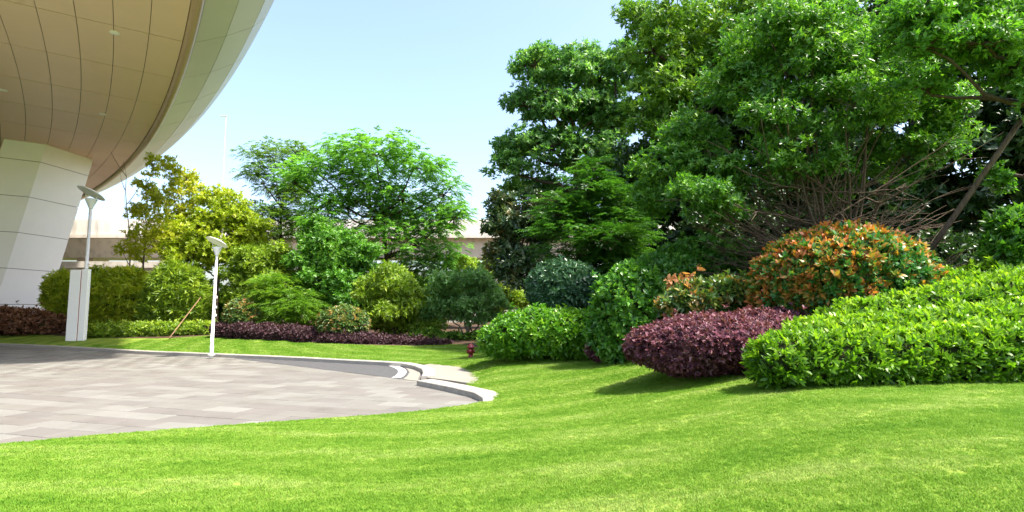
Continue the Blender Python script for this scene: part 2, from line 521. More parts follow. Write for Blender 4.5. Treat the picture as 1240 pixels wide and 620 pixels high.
def kerb(name, px, width, label, step, side, sink=0):
    P = resample(spline([gr(a, b, .13) for a, b in px], 80), step)
    n = len(P)
    Nn = []
    fine = 4
    root = empty(name, (float(P[0][0]), float(P[0][1]), 0)); tag(root, label, kind='structure')
    Q = resample(P, n=(n - 1) * fine + 1)
    T = np.gradient(Q[:, :2], axis=0); T /= np.linalg.norm(T, axis=1)[:, None]
    Nn = np.column_stack([-T[:, 1], T[:, 0]]) * side
    for i in range(n - 1):
        a, bq = i * fine, (i + 1) * fine
        idx = list(range(a, bq + 1))
        pin, pout = [], []
        for k in idx:
            sh = T[k] * (.006 if k == a else (-.006 if k == bq else 0))
            pin.append(Q[k, :2] + sh); pout.append(Q[k, :2] + Nn[k] * width + sh)
        top0 = .13 + random.uniform(-.003, .003)
        left = (n - 1) - i
        c = .012
        V, F = [], []
        for kk, (p, o) in enumerate(zip(pin, pout)):
            top = top0 - (max(0, sink - left + kk / fine) / max(sink, 1)) ** 1.5 * .12 if sink else top0
            d = (o - p) / np.linalg.norm(o - p)
            V += [(*p, -.2), (*p, top - c), (*(p + d * c), top), (*o, top), (*o, -.2)]
        m = len(pin)
        for k in range(m - 1):
            for j in range(4): F.append((k*5+j, k*5+j+1, (k+1)*5+j+1, (k+1)*5+j))
        F.append((4,3,2,1,0)); F.append(tuple((m-1)*5+j for j in range(5)))
        if side > 0: F = [t[::-1] for t in F]
        MB().add(V, F).build('kerb_stone', M_KERB, root)
kerb('near_kerb', [(504.5,460.5),(525.5,464.3),(553,470),(569,473.3),(581,478),(586.5,482),(585.5,486),(577,489.5),(566,491.6)], .46, 'pale stone kerb curling into the lawn at the tip of the plaza', .62, 1, 3)
kerb('far_kerb', [(-60,414.2),(0,416.3),(45,418.2),(108,421.4),(167,424.9),(260,428.6),(350,432.4),(440,437),(472,438.7),(493,440.6),(507.7,445),(512.6,449),(510,455.5)], .36, 'long pale stone kerb between the far lawn and the road', 1.0, 1)

# ------------------------------------------------------------------ foliage machinery
def unit(a):
    return a / (np.linalg.norm(a, axis=-1, keepdims=True) + 1e-9)
def rand_dir(n):
    return unit(RNG.normal(size=(n, 3)))
def leaves_mesh(B, D, N, L, Wd, fold=0.18, droop=0.15, six=False):
    """one folded blade per row: base B, axis D, upper side N"""
    S = unit(np.cross(D, N)); N = unit(np.cross(S, D))
    n = len(B); L = np.broadcast_to(L, (n,))[:, None]; Wd = np.broadcast_to(Wd, (n,))[:, None]
    if not six:
        mid = B + D * L * 0.45
        up = N * Wd * fold
        V = np.stack([B, mid - S * Wd / 2 + up, B + D * L - N * L * droop, mid + S * Wd / 2 + up], 1)
        F = np.array([[0, 2, 1], [0, 3, 2]])
        k = 4
    else:
        m1 = B + D * L * 0.35; m2 = B + D * L * 0.72 - N * L * droop * .4
        up = N * Wd * fold
        V = np.stack([B, m1 - S*Wd*.48 + up, m1 + S*Wd*.48 - up*.3, m2 - S*Wd*.38 + up, m2 + S*Wd*.38 - up*.3, B + D*L - N*L*droop], 1)
        F = np.array([[0, 2, 1], [1, 2, 4], [1, 4, 3], [3, 4, 5]])
        k = 6
    Fa = (F[None] + (np.arange(n) * k)[:, None, None]).reshape(-1, 3)
    return V.reshape(-1, 3), Fa, len(F)
def whorl(P, A, k, L, Wd, stem=0.5, spread=(35, 80), lvar=.42, **kw):
    """k leaves round each twig tip P with axis A; returns V, F, twig index of each face"""
    n = len(P)
    A = unit(A)
    a = unit(np.cross(A, rand_dir(n))); b = np.cross(A, a)
    j = np.tile(np.arange(k), n); i = np.repeat(np.arange(n), k)
    ph = j * 2.399 + np.repeat(RNG.random(n) * 6.28, k) + RNG.normal(0, .25, n*k)
    al = np.radians(RNG.uniform(*spread, n*k)) * (1 - 0.35 * j / k)
    out = a[i] * np.cos(ph)[:, None] + b[i] * np.sin(ph)[:, None]
    D = A[i] * np.cos(al)[:, None] + out * np.sin(al)[:, None]
    N = A[i] * np.sin(al)[:, None] - out * np.cos(al)[:, None] + RNG.normal(0, .25, (n*k, 3))
    l = L * RNG.uniform(1 - lvar, 1 + lvar, n*k)
    B = P[i] - A[i] * (stem * L * (1 - j / k))[:, None] + RNG.normal(0, .08 * L, (n*k, 3))
    V, F, m = leaves_mesh(B, unit(D), unit(N), l, Wd * l / L, **kw)
    return V, F, np.repeat(i, m), np.repeat(j, m)
def pinnate(P, A, pairs, rl, L, Wd, sag=.35, **kw):
    n = len(P); A = unit(A)
    S = unit(np.cross(A, np.array([0, 0, 1.]) + RNG.normal(0, .25, (n, 3))))
    N = unit(np.cross(S, A))
    k = pairs * 2
    i = np.repeat(np.arange(n), k); j = np.tile(np.repeat(np.arange(pairs), 2), n); sd = np.tile([1, -1], n * pairs)
    t = (j + .6) / pairs
    R = rl * np.repeat(RNG.uniform(.7, 1.3, n), k)
    B = P[i] + A[i] * (R * t)[:, None] - np.array([0, 0, 1.]) * (sag * R * t * t)[:, None]
    D = unit(S[i] * sd[:, None] + A[i] * .55 + RNG.normal(0, .12, (n*k, 3)) - np.array([0, 0, .15]))
    l = L * (1 - .45 * np.abs(t - .45) * 1.4) * RNG.uniform(.85, 1.15, n*k)
    V, F, m = leaves_mesh(B, D, unit(N[i] + RNG.normal(0, .2, (n*k, 3))), l, Wd * l / L, **kw)
    return V, F, np.repeat(i, m), np.repeat(j, m)
def ell(blobs, depth):
    """photo ellipses (x, y, rx, ry[, extra depth[, depth radius factor]]) -> centres and radii in metres"""
    C, R = [], []
    for bl in blobs:
        x, y, rx, ry = bl[:4]
        d = depth + (bl[4] if len(bl) > 4 else 0)
        kf = bl[5] if len(bl) > 5 else 0.9
        C.append(at(x, y, d)); s = d / FPX
        R.append((rx * s, min(rx, 2.2 * ry) * s * kf, ry * s))
    return np.array(C), np.array(R)
def bezier(p0, p1, p2, n):
    t = np.linspace(0, 1, n)[:, None]
    return p0 * (1-t)**2 + 2 * p1 * t * (1-t) + p2 * t * t
def fol(name, V, F, fi, mat, parent, n, tone_t=None, jj=None, newgrowth=0.0):
    t = RNG.random(n) if tone_t is None else tone_t
    tone = t[fi] * .7 + RNG.random(len(fi) // 2 + 1).repeat(2)[:len(fi)] * .3
    return obj(name, np_mesh(name, V, F, mat, np.clip(tone, 0, 1)), parent)

def tree(name, label, base_px, depth, blobs, mat, bark, L, Wd, mode='whorl', k=7, layers=4.0, trunk_r=.14, clumps=9, crad=.38,
         cat='tree', group=None, stems=1, fork=0.45, flat=.65, rl=.3, pairs=5, jitter=1.0, up=.35, bare=0, base_z=None, sub=True, sag=.35, lean=.75):
    bp = at(base_px, 375, depth)
    bz = tz(bp[0], bp[1]) - .05 if base_z is None else base_z
    base = np.array([bp[0], bp[1], bz])
    C, R = ell(blobs, depth); R = R * 1.13
    if len(blobs) > 2:       # spread blobs front to back so that the crown is round, not a screen
        ext = (C[:, 0].max() - C[:, 0].min()) * .22
        have = np.array([len(bl) > 4 for bl in blobs])
        C[:, 1] += np.where(have, 0, RNG.uniform(-ext, ext, len(C)))
    root = empty(name, tuple(map(float, base)))
    tag(root, label, cat, group)
    cen = (C * R[:, :1]).sum(0) / R[:, 0].sum()
    lowz = (C[:, 2] - R[:, 2]).min()
    mb = MB()
    topz = base[2] + (cen[2] - base[2]) * (0.9 if stems == 1 else .35)
    forkz = base[2] + max(.25, (max(lowz, base[2]) - base[2]) * .8 + (cen[2] - base[2]) * .12) if stems == 1 else base[2] + .15
    tops = []
    trunks = []
    for s in range(stems):
        if stems == 1:
            tp = np.array([cen[0] * lean + base[0] * (1 - lean), cen[1] * lean + base[1] * (1 - lean), topz])
            q = bezier(base, np.array([base[0], base[1], (base[2] + topz) / 2]) + np.append(RNG.normal(0, trunk_r, 2), 0), tp, 9)
            q[1:-1, :2] += RNG.normal(0, trunk_r * .25, (7, 2))
            rr = trunk_r * np.linspace(1.15, .45, 9); rr[0] *= 1.3
            mb.tube(q, rr, 9); trunks.append(q)
        else:
            tgt = C[s % len(C)] + (RNG.normal(0, .3, 3) * R[s % len(C)] if s >= len(C) else 0)
            st0 = base + np.append(RNG.normal(0, trunk_r * 2.2, 2), 0)
            q = bezier(st0, st0 + np.array([(tgt[0]-st0[0]) * .18, (tgt[1]-st0[1]) * .18, (tgt[2]-st0[2]) * .55]), tgt, 10)
            q[1:-1] += RNG.normal(0, trunk_r * .55, (8, 3))
            wv = np.sin(np.linspace(0, math.pi * RNG.uniform(1, 2.2), 10)) * .045 * np.linalg.norm(tgt - st0)
            wa = RNG.uniform(0, 6.28); q[:, 0] += wv * math.cos(wa); q[:, 1] += wv * math.sin(wa)
            mb.tube(q, trunk_r * np.linspace(1, .3, 10), 7); trunks.append(q)
    P_, A_, T_ = [], [], []
    area = math.pi * (R[:, 0] * R[:, 2])
    leafA = .5 * L * Wd
    ntw_total = 2.3 * layers * area / leafA / (k if mode == 'whorl' else pairs * 2)
    for bi in range(len(C)):
        c, r = C[bi], R[bi]
        if stems == 1:
            tq = trunks[0]
            zz = np.clip(c[2] - .55 * abs(r[2]) - .3 * np.linalg.norm(c[:2] - tq[5, :2]), forkz, topz)
            s = tq[np.argmin(np.abs(tq[:, 2] - zz))]
            q = bezier(s, s * .45 + c * .55 + np.array([0, 0, -.12 * np.linalg.norm(c - s)]), c, 7)
            q[1:-1] += RNG.normal(0, .03 * np.linalg.norm(c - s), (5, 3))
            r0 = trunk_r * .42
            mb.tube(q, r0 * np.linspace(1, .4, 7), 6)
        m = clumps
        dirs = rand_dir(m); dirs[:, 2] = dirs[:, 2] * .8 + .15
        dirs = unit(dirs)
        sc = c + dirs * r * RNG.uniform(.45, .92, m)[:, None]
        ok = sc[:, 2] > terr(sc[:, 0], sc[:, 1]) + .15
        sc = sc[ok]; m = len(sc)
        if m == 0: continue
        cr = 1.65 * crad * r.mean() * RNG.uniform(.65, 1.3, m)
        if sub:
            for e in range(m):
                q = bezier(c, c * .5 + sc[e] * .5 + RNG.normal(0, .08, 3) * r.mean(), sc[e], 4)
                mb.tube(q, trunk_r * .17 * np.array([1, .8, .6, .35]), 4, False)
        nt_ = int(ntw_total[bi])
        e = RNG.choice(m, nt_, p=cr**2 / (cr**2).sum())
        dd = rand_dir(nt_); dd[:, 2] = np.abs(dd[:, 2]) * RNG.choice([1, 1, 1, -.6], nt_)
        rad = RNG.random(nt_) ** .5
        pos = sc[e] + dd * np.array([1, 1, flat]) * (cr[e] * rad)[:, None] * jitter
        axis = unit(dd * .7 + unit(pos - c) * .5 + RNG.normal(0, .35, (nt_, 3)) + np.array([0, 0, up]))
        tone = RNG.random(m)[e] * .45 + RNG.random(nt_) * .55
        P_.append(pos); A_.append(axis); T_.append(tone)
    P = np.vstack(P_); A = np.vstack(A_); T = np.concatenate(T_)
    g = P[:, 2] > terr(P[:, 0], P[:, 1]) + .05
    P, A, T = P[g], A[g], T[g]
    for s in range(bare):                     # thin leafless side branches
        az = RNG.uniform(0, 2 * math.pi); ln = RNG.uniform(.4, 1.0) * (C[:, 0].max() - C[:, 0].min()) * .55
        q0 = trunks[s % len(trunks)][RNG.integers(1, 5)]
        e = q0 + np.array([math.cos(az) * ln, math.sin(az) * ln * .6, RNG.uniform(-.05, .6) * ln])
        mid = q0 * .5 + e * .5 + np.array([0, 0, RNG.uniform(-.22, .1) * ln])
        q = bezier(q0, mid, e, 8); q[1:] += np.cumsum(RNG.normal(0, .035, (7, 3)), 0)
        r0 = RNG.uniform(.014, .034)
        mb.tube(q, r0 * np.linspace(1, .25, 8), 5, False)
        for u in range(3):
            i0 = RNG.integers(3, 7); v0 = q[i0]; dv = unit(q[i0] - q[i0 - 1] + RNG.normal(0, .14, 3))
            e2 = v0 + dv * RNG.uniform(.3, .8)
            q2 = bezier(v0, (v0 + e2) / 2 + RNG.normal(0, .05, 3), e2, 5)
            mb.tube(q2, r0 * .5 * np.linspace(1, .3, 5), 4, False)
    mb.build('trunk', bark, root, True)
    if mode == 'whorl':
        V, F, fi, jj = whorl(P, A, k, L, Wd)
    else:
        A[:, 2] = A[:, 2] * .35 - .05
        V, F, fi, jj = pinnate(P, A, pairs, rl, L, Wd, sag=sag)
    fol('crown', V, F, fi, mat, root, len(P), T)
    return root

def shell_points(C, R, n, inner=0.0, lump=.06, freq=3.0):
    w = (R[:, 0] * R[:, 2] + R[:, 0] * R[:, 1] + R[:, 1] * R[:, 2])
    cnt = np.maximum(1, (n * w / w.sum())).astype(int)
    P_, N_ = [], []
    for c, r, m in zip(C, R, cnt):
        d = rand_dir(int(m * 2.2)); 
        nn = unit(d / r)
        ph = np.sin(d[:, 0] * freq * 2.1 + c[0] * 3) + np.sin(d[:, 1] * freq * 1.7 + 1.3 + c[1]) + np.sin(d[:, 2] * freq * 2.6 + d[:, 0] * freq)
        sc = 1 + ph / 3 * lump - inner * RNG.random(len(d))
        P_.append(c + d * r * sc[:, None]); N_.append(nn)
    P = np.vstack(P_); N = np.vstack(N_)
    keep = P[:, 2] > terr(P[:, 0], P[:, 1]) + .01
    own = np.repeat(np.arange(len(C)), [int(m * 2.2) for m in cnt])
    for q in range(len(C)):
        ins = (((P - C[q]) / R[q]) ** 2).sum(1) < .80
        keep &= ~(ins & (own != q))
    return P[keep], N[keep]
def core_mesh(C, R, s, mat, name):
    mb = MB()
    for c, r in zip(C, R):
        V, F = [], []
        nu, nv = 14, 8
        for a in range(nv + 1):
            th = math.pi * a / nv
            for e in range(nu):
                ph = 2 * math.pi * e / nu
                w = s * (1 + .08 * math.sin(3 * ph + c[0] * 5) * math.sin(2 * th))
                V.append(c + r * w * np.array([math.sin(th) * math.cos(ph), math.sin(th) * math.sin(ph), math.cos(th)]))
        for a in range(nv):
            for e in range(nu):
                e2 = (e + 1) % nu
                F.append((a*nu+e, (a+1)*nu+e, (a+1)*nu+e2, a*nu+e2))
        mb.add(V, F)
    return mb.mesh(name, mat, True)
def shrub(name, label, depth, blobs, mat, L, Wd, k=7, layers=4.0, cat='shrub', group=None, up=.35, lump=.06, core=.8, spread=(30, 75),
          six=False, inner=.14, wild=.3, stems=0, top_new=None, core_mat=None, stray=.55):
    C, R = ell(blobs, depth)
    c0 = C.mean(0)
    root = empty(name, (float(c0[0]), float(c0[1]), tz(c0[0], c0[1])))
    tag(root, label, cat, group)
    surf = sum(math.pi * r[0] * r[2] * 2.0 for r in R)
    n = int(layers * surf / (.5 * L * Wd) / k)
    P, N = shell_points(C, R, n, inner, lump)
    P = P + RNG.normal(0, .25 * L, P.shape) + (N + np.array([0, 0, .5])) * (np.where(RNG.random(len(P)) < .05, RNG.exponential(1.0, len(P)), 0) * L * stray)[:, None]
    A = unit(N + RNG.normal(0, wild, P.shape) + np.array([0, 0, up]))
    V, F, fi, jj = whorl(P, A, k, L, Wd, spread=spread, six=six)
    T = RNG.random(len(P))
    if top_new is not None:       # fresh shoots sit on the upper tips: their leaves have another colour
        T = top_new(P, N, T)
    fol('foliage', V, F, fi, mat, root, len(P), T)
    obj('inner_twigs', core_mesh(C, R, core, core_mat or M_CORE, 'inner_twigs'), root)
    for s in range(stems):
        x = C[:, 0].min() + (C[:, 0].max() - C[:, 0].min()) * (s + .5) / stems + RNG.normal(0, .1)
        y = c0[1] + RNG.normal(0, .12); g = tz(x, y)
        mb = MB()
        for e in range(3):
            q0 = np.array([x + RNG.normal(0, .05), y, g - .03]); q1 = q0 + np.array([RNG.normal(0, .35), RNG.normal(-.25, .25), RNG.uniform(.35, .6)])
            q = bezier(q0, (q0 + q1) / 2 + RNG.normal(0, .06, 3), q1, 6)
            mb.tube(q, .018 * np.linspace(1, .4, 6), 5, False)
        mb.build('stem', M_BARK_G, root, True)
    return root

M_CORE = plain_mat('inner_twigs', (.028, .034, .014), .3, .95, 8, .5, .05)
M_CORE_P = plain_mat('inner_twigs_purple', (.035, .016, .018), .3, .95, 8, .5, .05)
M_BARK = bark_mat('bark_brown', (.07, .048, .032), (.17, .125, .09))
M_BARK_G = bark_mat('bark_grey', (.12, .095, .07), (.27, .22, .17))
M_BARK_T = bark_mat('bark_twig_shade', (.06, .042, .028), (.13, .095, .066))  # bark darkened to stand in for shade from the canopy above
M_BARK_D = bark_mat('bark_dark', (.035, .026, .02), (.09, .066, .048))
G = lambda *c: tuple(c)
M_L_YEL = leaf_mat('leaf_yellow_green_glow', [(.18, .27, .015), (.32, .41, .022), (.52, .54, .045)], .48)  # yellow-green leaves, colour brightened to carry the warm glow at left
M_L_GOLD = leaf_mat('leaf_golden_glow', [(.25, .31, .018), (.40, .44, .028), (.60, .57, .055)], .5)  # yellow leaves; the warm flare glow at left is put into their colour
M_L_LIME = leaf_mat('leaf_lime', [(0.105, 0.194, 0.018), (0.208, 0.327, 0.026), (0.402, 0.491, 0.045)], .42)
M_L_FERN = leaf_mat('leaf_fern_green', [(0.058, 0.164, 0.024), (0.124, 0.312, 0.050), (0.246, 0.493, 0.083)], .42)
M_L_MID = leaf_mat('leaf_mid_green', [(0.054, 0.132, 0.018), (0.116, 0.248, 0.025), (0.248, 0.389, 0.039)], .38)
M_L_OLIVE = leaf_mat('leaf_olive', [(.06, .13, .024), (.12, .235, .04), (.24, .36, .075)], .42)
M_L_GREY = leaf_mat('leaf_grey_green', [(0.068, 0.167, 0.043), (0.138, 0.294, 0.078), (0.274, 0.451, 0.146)], .33)
M_L_PRIV = leaf_mat('leaf_privet', [(0.043, 0.127, 0.035), (0.098, 0.244, 0.062), (0.286, 0.468, 0.124)], .45, .36, .5)
M_L_DARK = leaf_mat('leaf_deep_shade', [(.014, .040, .012), (.03, .075, .018), (.06, .115, .03)], .25, .35, .5)  # very dark leaf colour: deep shade inside the tree bank is painted in
M_L_MAG = leaf_mat('leaf_magnolia', [(0.015, 0.044, 0.018), (0.031, 0.077, 0.025), (0.075, 0.112, 0.037), (0.250, 0.150, 0.037)], .2, .3, .55)
M_L_BRIGHT = leaf_mat('leaf_bright_green', [(0.041, 0.138, 0.017), (0.089, 0.248, 0.024), (0.193, 0.385, 0.041)], .4)
M_L_CAMPH = leaf_mat('leaf_camphor', [(0.034, 0.114, 0.015), (0.076, 0.214, 0.024), (0.199, 0.382, 0.038)], .4, .35, .5)
M_L_GLOSS = leaf_mat('leaf_glossy_green', [(0.025, 0.098, 0.017), (0.057, 0.196, 0.030), (0.149, 0.333, 0.046)], .28, .32, .55)
M_L_BLUE = leaf_mat('leaf_blue_green', [(0.022, 0.069, 0.034), (0.044, 0.117, 0.057), (0.083, 0.179, 0.083)], .25, .32, .55)
M_L_CONIF = leaf_mat('leaf_conifer', [(.022, .085, .012), (.05, .155, .018), (.12, .27, .03)], .36)
M_L_DOME = leaf_mat('leaf_dome_green', [(.03, .11, .016), (.075, .22, .03), (.18, .37, .05)], .36, .34, .5)
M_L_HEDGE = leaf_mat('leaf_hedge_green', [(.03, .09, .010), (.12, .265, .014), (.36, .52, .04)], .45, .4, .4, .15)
M_L_HEDGE2 = leaf_mat('leaf_box_green', [(0.048, 0.166, 0.011), (0.103, 0.276, 0.017), (0.235, 0.427, 0.030)], .38, .36, .5, .25)
M_L_PURP = leaf_mat('leaf_purple', [(0.045, 0.018, 0.029), (0.106, 0.034, 0.055), (0.200, 0.065, 0.095), (0.275, 0.163, 0.200)], .25, .48, .3, .2)
M_L_PURP2 = leaf_mat('leaf_purple_far', [(0.030, 0.015, 0.021), (0.064, 0.028, 0.038), (0.111, 0.058, 0.068)], .25, .5, .3, .2)
M_L_RUST = leaf_mat('leaf_rust', [(0.099, 0.039, 0.022), (0.187, 0.083, 0.044), (0.297, 0.143, 0.077)], .3, .45, .4, .2)
M_L_PHOT = leaf_mat('leaf_photinia', [(0, (0.022, 0.090, 0.018)), (.34, (0.050, 0.190, 0.034)), (.44, (0.157, 0.213, 0.034)), (.54, (0.403, 0.213, 0.039)), (.74, (0.560, 0.174, 0.062)), (1, (0.650, 0.291, 0.190))], .32, .36, .4, .05)
M_L_PHOT2 = leaf_mat('leaf_photinia_far', [(0, (0.037, 0.094, 0.022)), (.5, (0.088, 0.175, 0.037)), (.72, (0.213, 0.237, 0.050)), (.86, (0.413, 0.213, 0.062)), (1, (0.475, 0.225, 0.100))], .32, .36, .5, .1)
M_L_DRY = leaf_mat('leaf_dry', [(.50, .20, .07), (.62, .30, .13), (.68, .38, .2)], .3, .6, .3)

# ------------------------------------------------------------------ building with curved overhang
BC = np.array([-164.6, -80.0]); BR = 182.8; SOF = 13.4
M_SOFFIT = plain_mat('soffit_panel', (.74, .53, .40), .03, .42, .8, .02, .5)
M_FASC = plain_mat('fascia_panel', (.50, .48, .37), .03, .35, .8, .02, .5)
M_BEAD = plain_mat('rim_bead', (.40, .27, .18), .05, .35, 2, .02, .5)
M_BODY = plain_mat('roof_body', (.10, .075, .055), .1, .8, 2, .1)
M_ROOF = plain_mat('roof_shell', (.62, .60, .55), .04, .4, 1, .02, .5)
M_PILLAR = plain_mat('pillar_panel', (.86, .83, .79), .025, .4, 1, .02, .5)
def pol(r, th, z):
    return (BC[0] + r * math.cos(th), BC[1] + r * math.sin(th), z)
bld = empty('overhanging_building', pol(BR - 30, math.radians(45), 0))
tag(bld, 'large building with curved tan panelled overhang and slanted white pillar', 'building')
T0, T1 = math.radians(32.2), math.radians(64)
def sweep(prof, t0, t1, n, close=True, mat=None, name='part', smooth=False):
    V, F = [], []
    m = len(prof)
    for i in range(n + 1):
        th = t0 + (t1 - t0) * i / n
        for r, z in prof: V.append(pol(BR + r, th, z))
    for i in range(n):
        for j in range(m if close else m - 1):
            j2 = (j + 1) % m
            F.append((i*m+j, i*m+j2, (i+1)*m+j2, (i+1)*m+j))
    if close:
        F.append(tuple(range(m))[::-1]); F.append(tuple(n*m+j for j in range(m)))
    return MB().add(V, [t[::-1] for t in F]).build(name, mat, bld, smooth)
FO, FZ = 3.1, 2.15      # fascia reaches this far out and up from the rim
sweep([(-44, SOF+.07), (.0, SOF+.07), (FO-.05, SOF+FZ+.06), (FO-.3, SOF+FZ+1.0), (-6, SOF+FZ+4.5), (-44, SOF+FZ+7)], T0, T1, 60, mat=M_BODY, name='roof_body')
sweep([(FO-.02, SOF+FZ+.02), (FO+.10, SOF+FZ+.25), (FO-.25, SOF+FZ+1.05), (-6, SOF+FZ+4.56), (-44, SOF+FZ+7.06), (-44, SOF+FZ+7.01), (-6, SOF+FZ+4.51), (FO-.31, SOF+FZ+1.01), (FO-.04, SOF+FZ+.25)], T0, T1, 60, mat=M_ROOF, name='roof_shell')
bp = [(.02 + .21 * math.cos(a), SOF - .02 + .16 * math.sin(a)) for a in np.linspace(0, 2*math.pi, 13)[:-1]]
sweep(bp, T0, T1, 70, mat=M_BEAD, name='rim_bead', smooth=True)
def panel(r0, z0, r1, z1, ta, tb, mat, name, th=.04):
    dr, dz = r1 - r0, z1 - z0
    l = math.hypot(dr, dz); nr, nz = -dz / l, dr / l
    n = 5
    V, F = [], []
    for i in range(n + 1):
        t = ta + (tb - ta) * i / n
        V += [pol(BR + r0, t, z0), pol(BR + r1, t, z1), pol(BR + r1 + nr * th, t, z1 + nz * th), pol(BR + r0 + nr * th, t, z0 + nz * th)]
    for i in range(n):
        for j in range(4):
            F.append((i*4+j, i*4+(j+1) % 4, (i+1)*4+(j+1) % 4, (i+1)*4+j))
    F.append((3,2,1,0)); F.append(tuple(n*4+j for j in range(4)))
    MB().add(V, [t[::-1] for t in F]).build(name, mat, bld)
GAP = .012
ROW = 4.75 / BR; CW = 1.22
for i in range(-1, 22):
    ta = math.radians(33.05) + i * ROW + .03 / BR; tb = ta + ROW - .06 / BR
    if tb > T1 or ta < T0: continue
    skew = 0
    for j in range(13):
        r1 = -.2 - j * CW - GAP; r0 = -.2 - (j + 1) * CW + GAP
        panel(r0, SOF, r1, SOF, ta, tb, M_SOFFIT, 'soffit_panel')
    e = [(.25, SOF + .08), (1.45, SOF + .08 + .62), (2.55, SOF + 1.47), (FO, SOF + FZ - .02)]
    for a, c in zip(e[:-1], e[1:]):
        dr, dz = c[0] - a[0], c[1] - a[1]; l = math.hypot(dr, dz)
        panel(a[0] + dr / l * GAP, a[1] + dz / l * GAP, c[0] - dr / l * GAP, c[1] - dz / l * GAP, ta, tb, M_FASC, 'fascia_panel')
m_dl, nt, out = new_mat('downlight_lens')
principled(nt, out, (.85, .84, .80), .3, .5)
for x, y in [(139, 39.5), (124, 138), (4, 109)]:
    p = gr(x, y, SOF)
    MB().lathe([(.15, -.02), (.19, -.02), (.19, .005), (.15, .005)][::1], (p[0], p[1], SOF), 20).build('downlight', m_dl, bld, True)
# slanted pillar clad with white panels
A_, B_, C_ = np.array([-34.4, 37.6]), np.array([-32.6, 38.9]), np.array([-32.3, 43.0]); D_ = A_ + (C_ - B_)
def pil(p, z): return (p[0] - .235 * (SOF - z), p[1], z)
pillar_rows = [SOF + .3, 12.15, 9.68, 7.21, 4.74, 2.27, -.2]
for zt, zb in zip(pillar_rows[:-1], pillar_rows[1:]):
    g = .018
    for q0, q1 in ((A_, B_), (B_, C_)):
        d = (q1 - q0); d = d / np.linalg.norm(d); nrm = np.array([d[1], -d[0]]) * .05
        a, c = q0 + d * .004, q1 - d * .004
        bot = [pil(a, zb+g), pil(c, zb+g), pil(c - nrm, zb+g), pil(a - nrm, zb+g)]
        top = [pil(a, zt-g), pil(c, zt-g), pil(c - nrm, zt-g), pil(a - nrm, zt-g)]
        MB().hexa(bot, top).build('pillar_panel', M_PILLAR, bld)
cen = (A_ + B_ + C_ + D_) / 4
ins = [q + (cen - q) / np.linalg.norm(cen - q) * .12 for q in (A_, B_, C_, D_)]
MB().hexa([pil(q, -.2) for q in ins], [pil(q, SOF + .3) for q in ins]).build('pillar_core', M_BODY, bld)
# recessed wall under the overhang, deep in the shade to the left
sweep([(-44, 0), (-24, 0), (-24, SOF - .01), (-44, SOF - .01)], T0, T1, 30, mat=M_PILLAR, name='recessed_wall')

# ------------------------------------------------------------------ viaduct, wall, mast
def concrete(name, col):
    m, nt, out = new_mat(name)
    g = nt.nodes.new('ShaderNodeNewGeometry')
    mp = nt.nodes.new('ShaderNodeMapping'); mp.inputs['Scale'].default_value = (1.6, 1.6, .12)
    nt.links.new(g.outputs['Position'], mp.inputs[0])
    st = noise(nt, 1.0, 5, mp.outputs[0]); n2 = noise(nt, .5, 5)
    f = math_(nt, 'ADD', math_(nt, 'MULTIPLY', st, .65), math_(nt, 'MULTIPLY', n2, .35))
    c = ramp(nt, [(.32, tuple(x * .62 for x in col)), (.5, col), (.7, tuple(min(.8, x * 1.12) for x in col))], f)
    principled(nt, out, c, .85, .3)
    return m
M_CONC = concrete('concrete', (.64, .60, .53))
M_CONC2 = concrete('concrete_stained', (.56, .51, .44))
via = empty('viaduct', (0, 76, 0)); tag(via, 'long concrete road viaduct running across behind the trees', 'viaduct')
VD = 74.0
def zat(y, d): return float(at(620, y, d)[2])
zp0, zp1 = zat(284, VD), zat(265.5, VD)
for i in range(-34, 30):
    x0 = i * 3.2
    MB().box((x0 + .015, VD, zp0), (x0 + 3.185, VD + .25, zp1)).build('parapet_panel', M_CONC, via)
for x in range(-100, 96, 9):
    MB().tube([(x + .4, VD + .12, zp1 + .002), (x + .4, VD + .12, zp1 + .75)], [.03, .03], 5).build('rail_post', M_CONC2, via)
MB().box((-110, VD + .08, zp1 + .75), (98, VD + .16, zp1 + .81)).build('hand_rail', M_CONC2, via)
MB().box((-110, VD + .3, zp0 + .3), (98, VD + 8.6, zp0 + .55)).build('deck', M_CONC2, via)
MB().box((-110, VD - .18, zp0 - .45), (98, VD + 8.9, zp0 - .003)).build('edge_beam', M_CONC2, via)
MB().hexa([(-110, VD + 2.2, zat(310, VD)), (98, VD + 2.2, zat(310, VD)), (98, VD + 7, zat(310, VD)), (-110, VD + 7, zat(310, VD))],
          [(-110, VD + 1.0, zp0 - .453), (98, VD + 1.0, zp0 - .453), (98, VD + 8, zp0 - .453), (-110, VD + 8, zp0 - .453)]).build('girder', M_CONC, via)
for x in (-58, -30, -2, 26, 54):
    MB().box((x - 1.1, VD + 3, -.5), (x + 1.1, VD + 6, zat(310, VD) - .003)).build('pier', M_CONC2, via)
ramp_ = empty('slip_road_bridge', (-60, 66, 0)); tag(ramp_, 'lower concrete slip road under the viaduct beside the white pillar', 'bridge')
MB().box((-100, 64, zat(332, 65)), (-38, 70, zat(325, 65))).build('deck', M_CONC2, ramp_)
MB().box((-100, 63.7, zat(325, 65) + .003), (-38, 63.95, zat(317.5, 65))).build('parapet', M_CONC, ramp_)
for x in (-52.6, -41):
    MB().box((x - .9, 66, -.5), (x + .9, 68, zat(332, 65) - .003)).build('pier', M_CONC2, ramp_)
M_WALL = plain_mat('pale_wall', (.62, .60, .56), .1, .85, .7, .1)
w = empty('boundary_wall', (0, 47, 0)); tag(w, 'low pale boundary wall behind the multi stemmed shrub', 'wall')
MB().box((-34, 47, 0), (14, 47.25, 1.75)).build('wall', M_WALL, w)
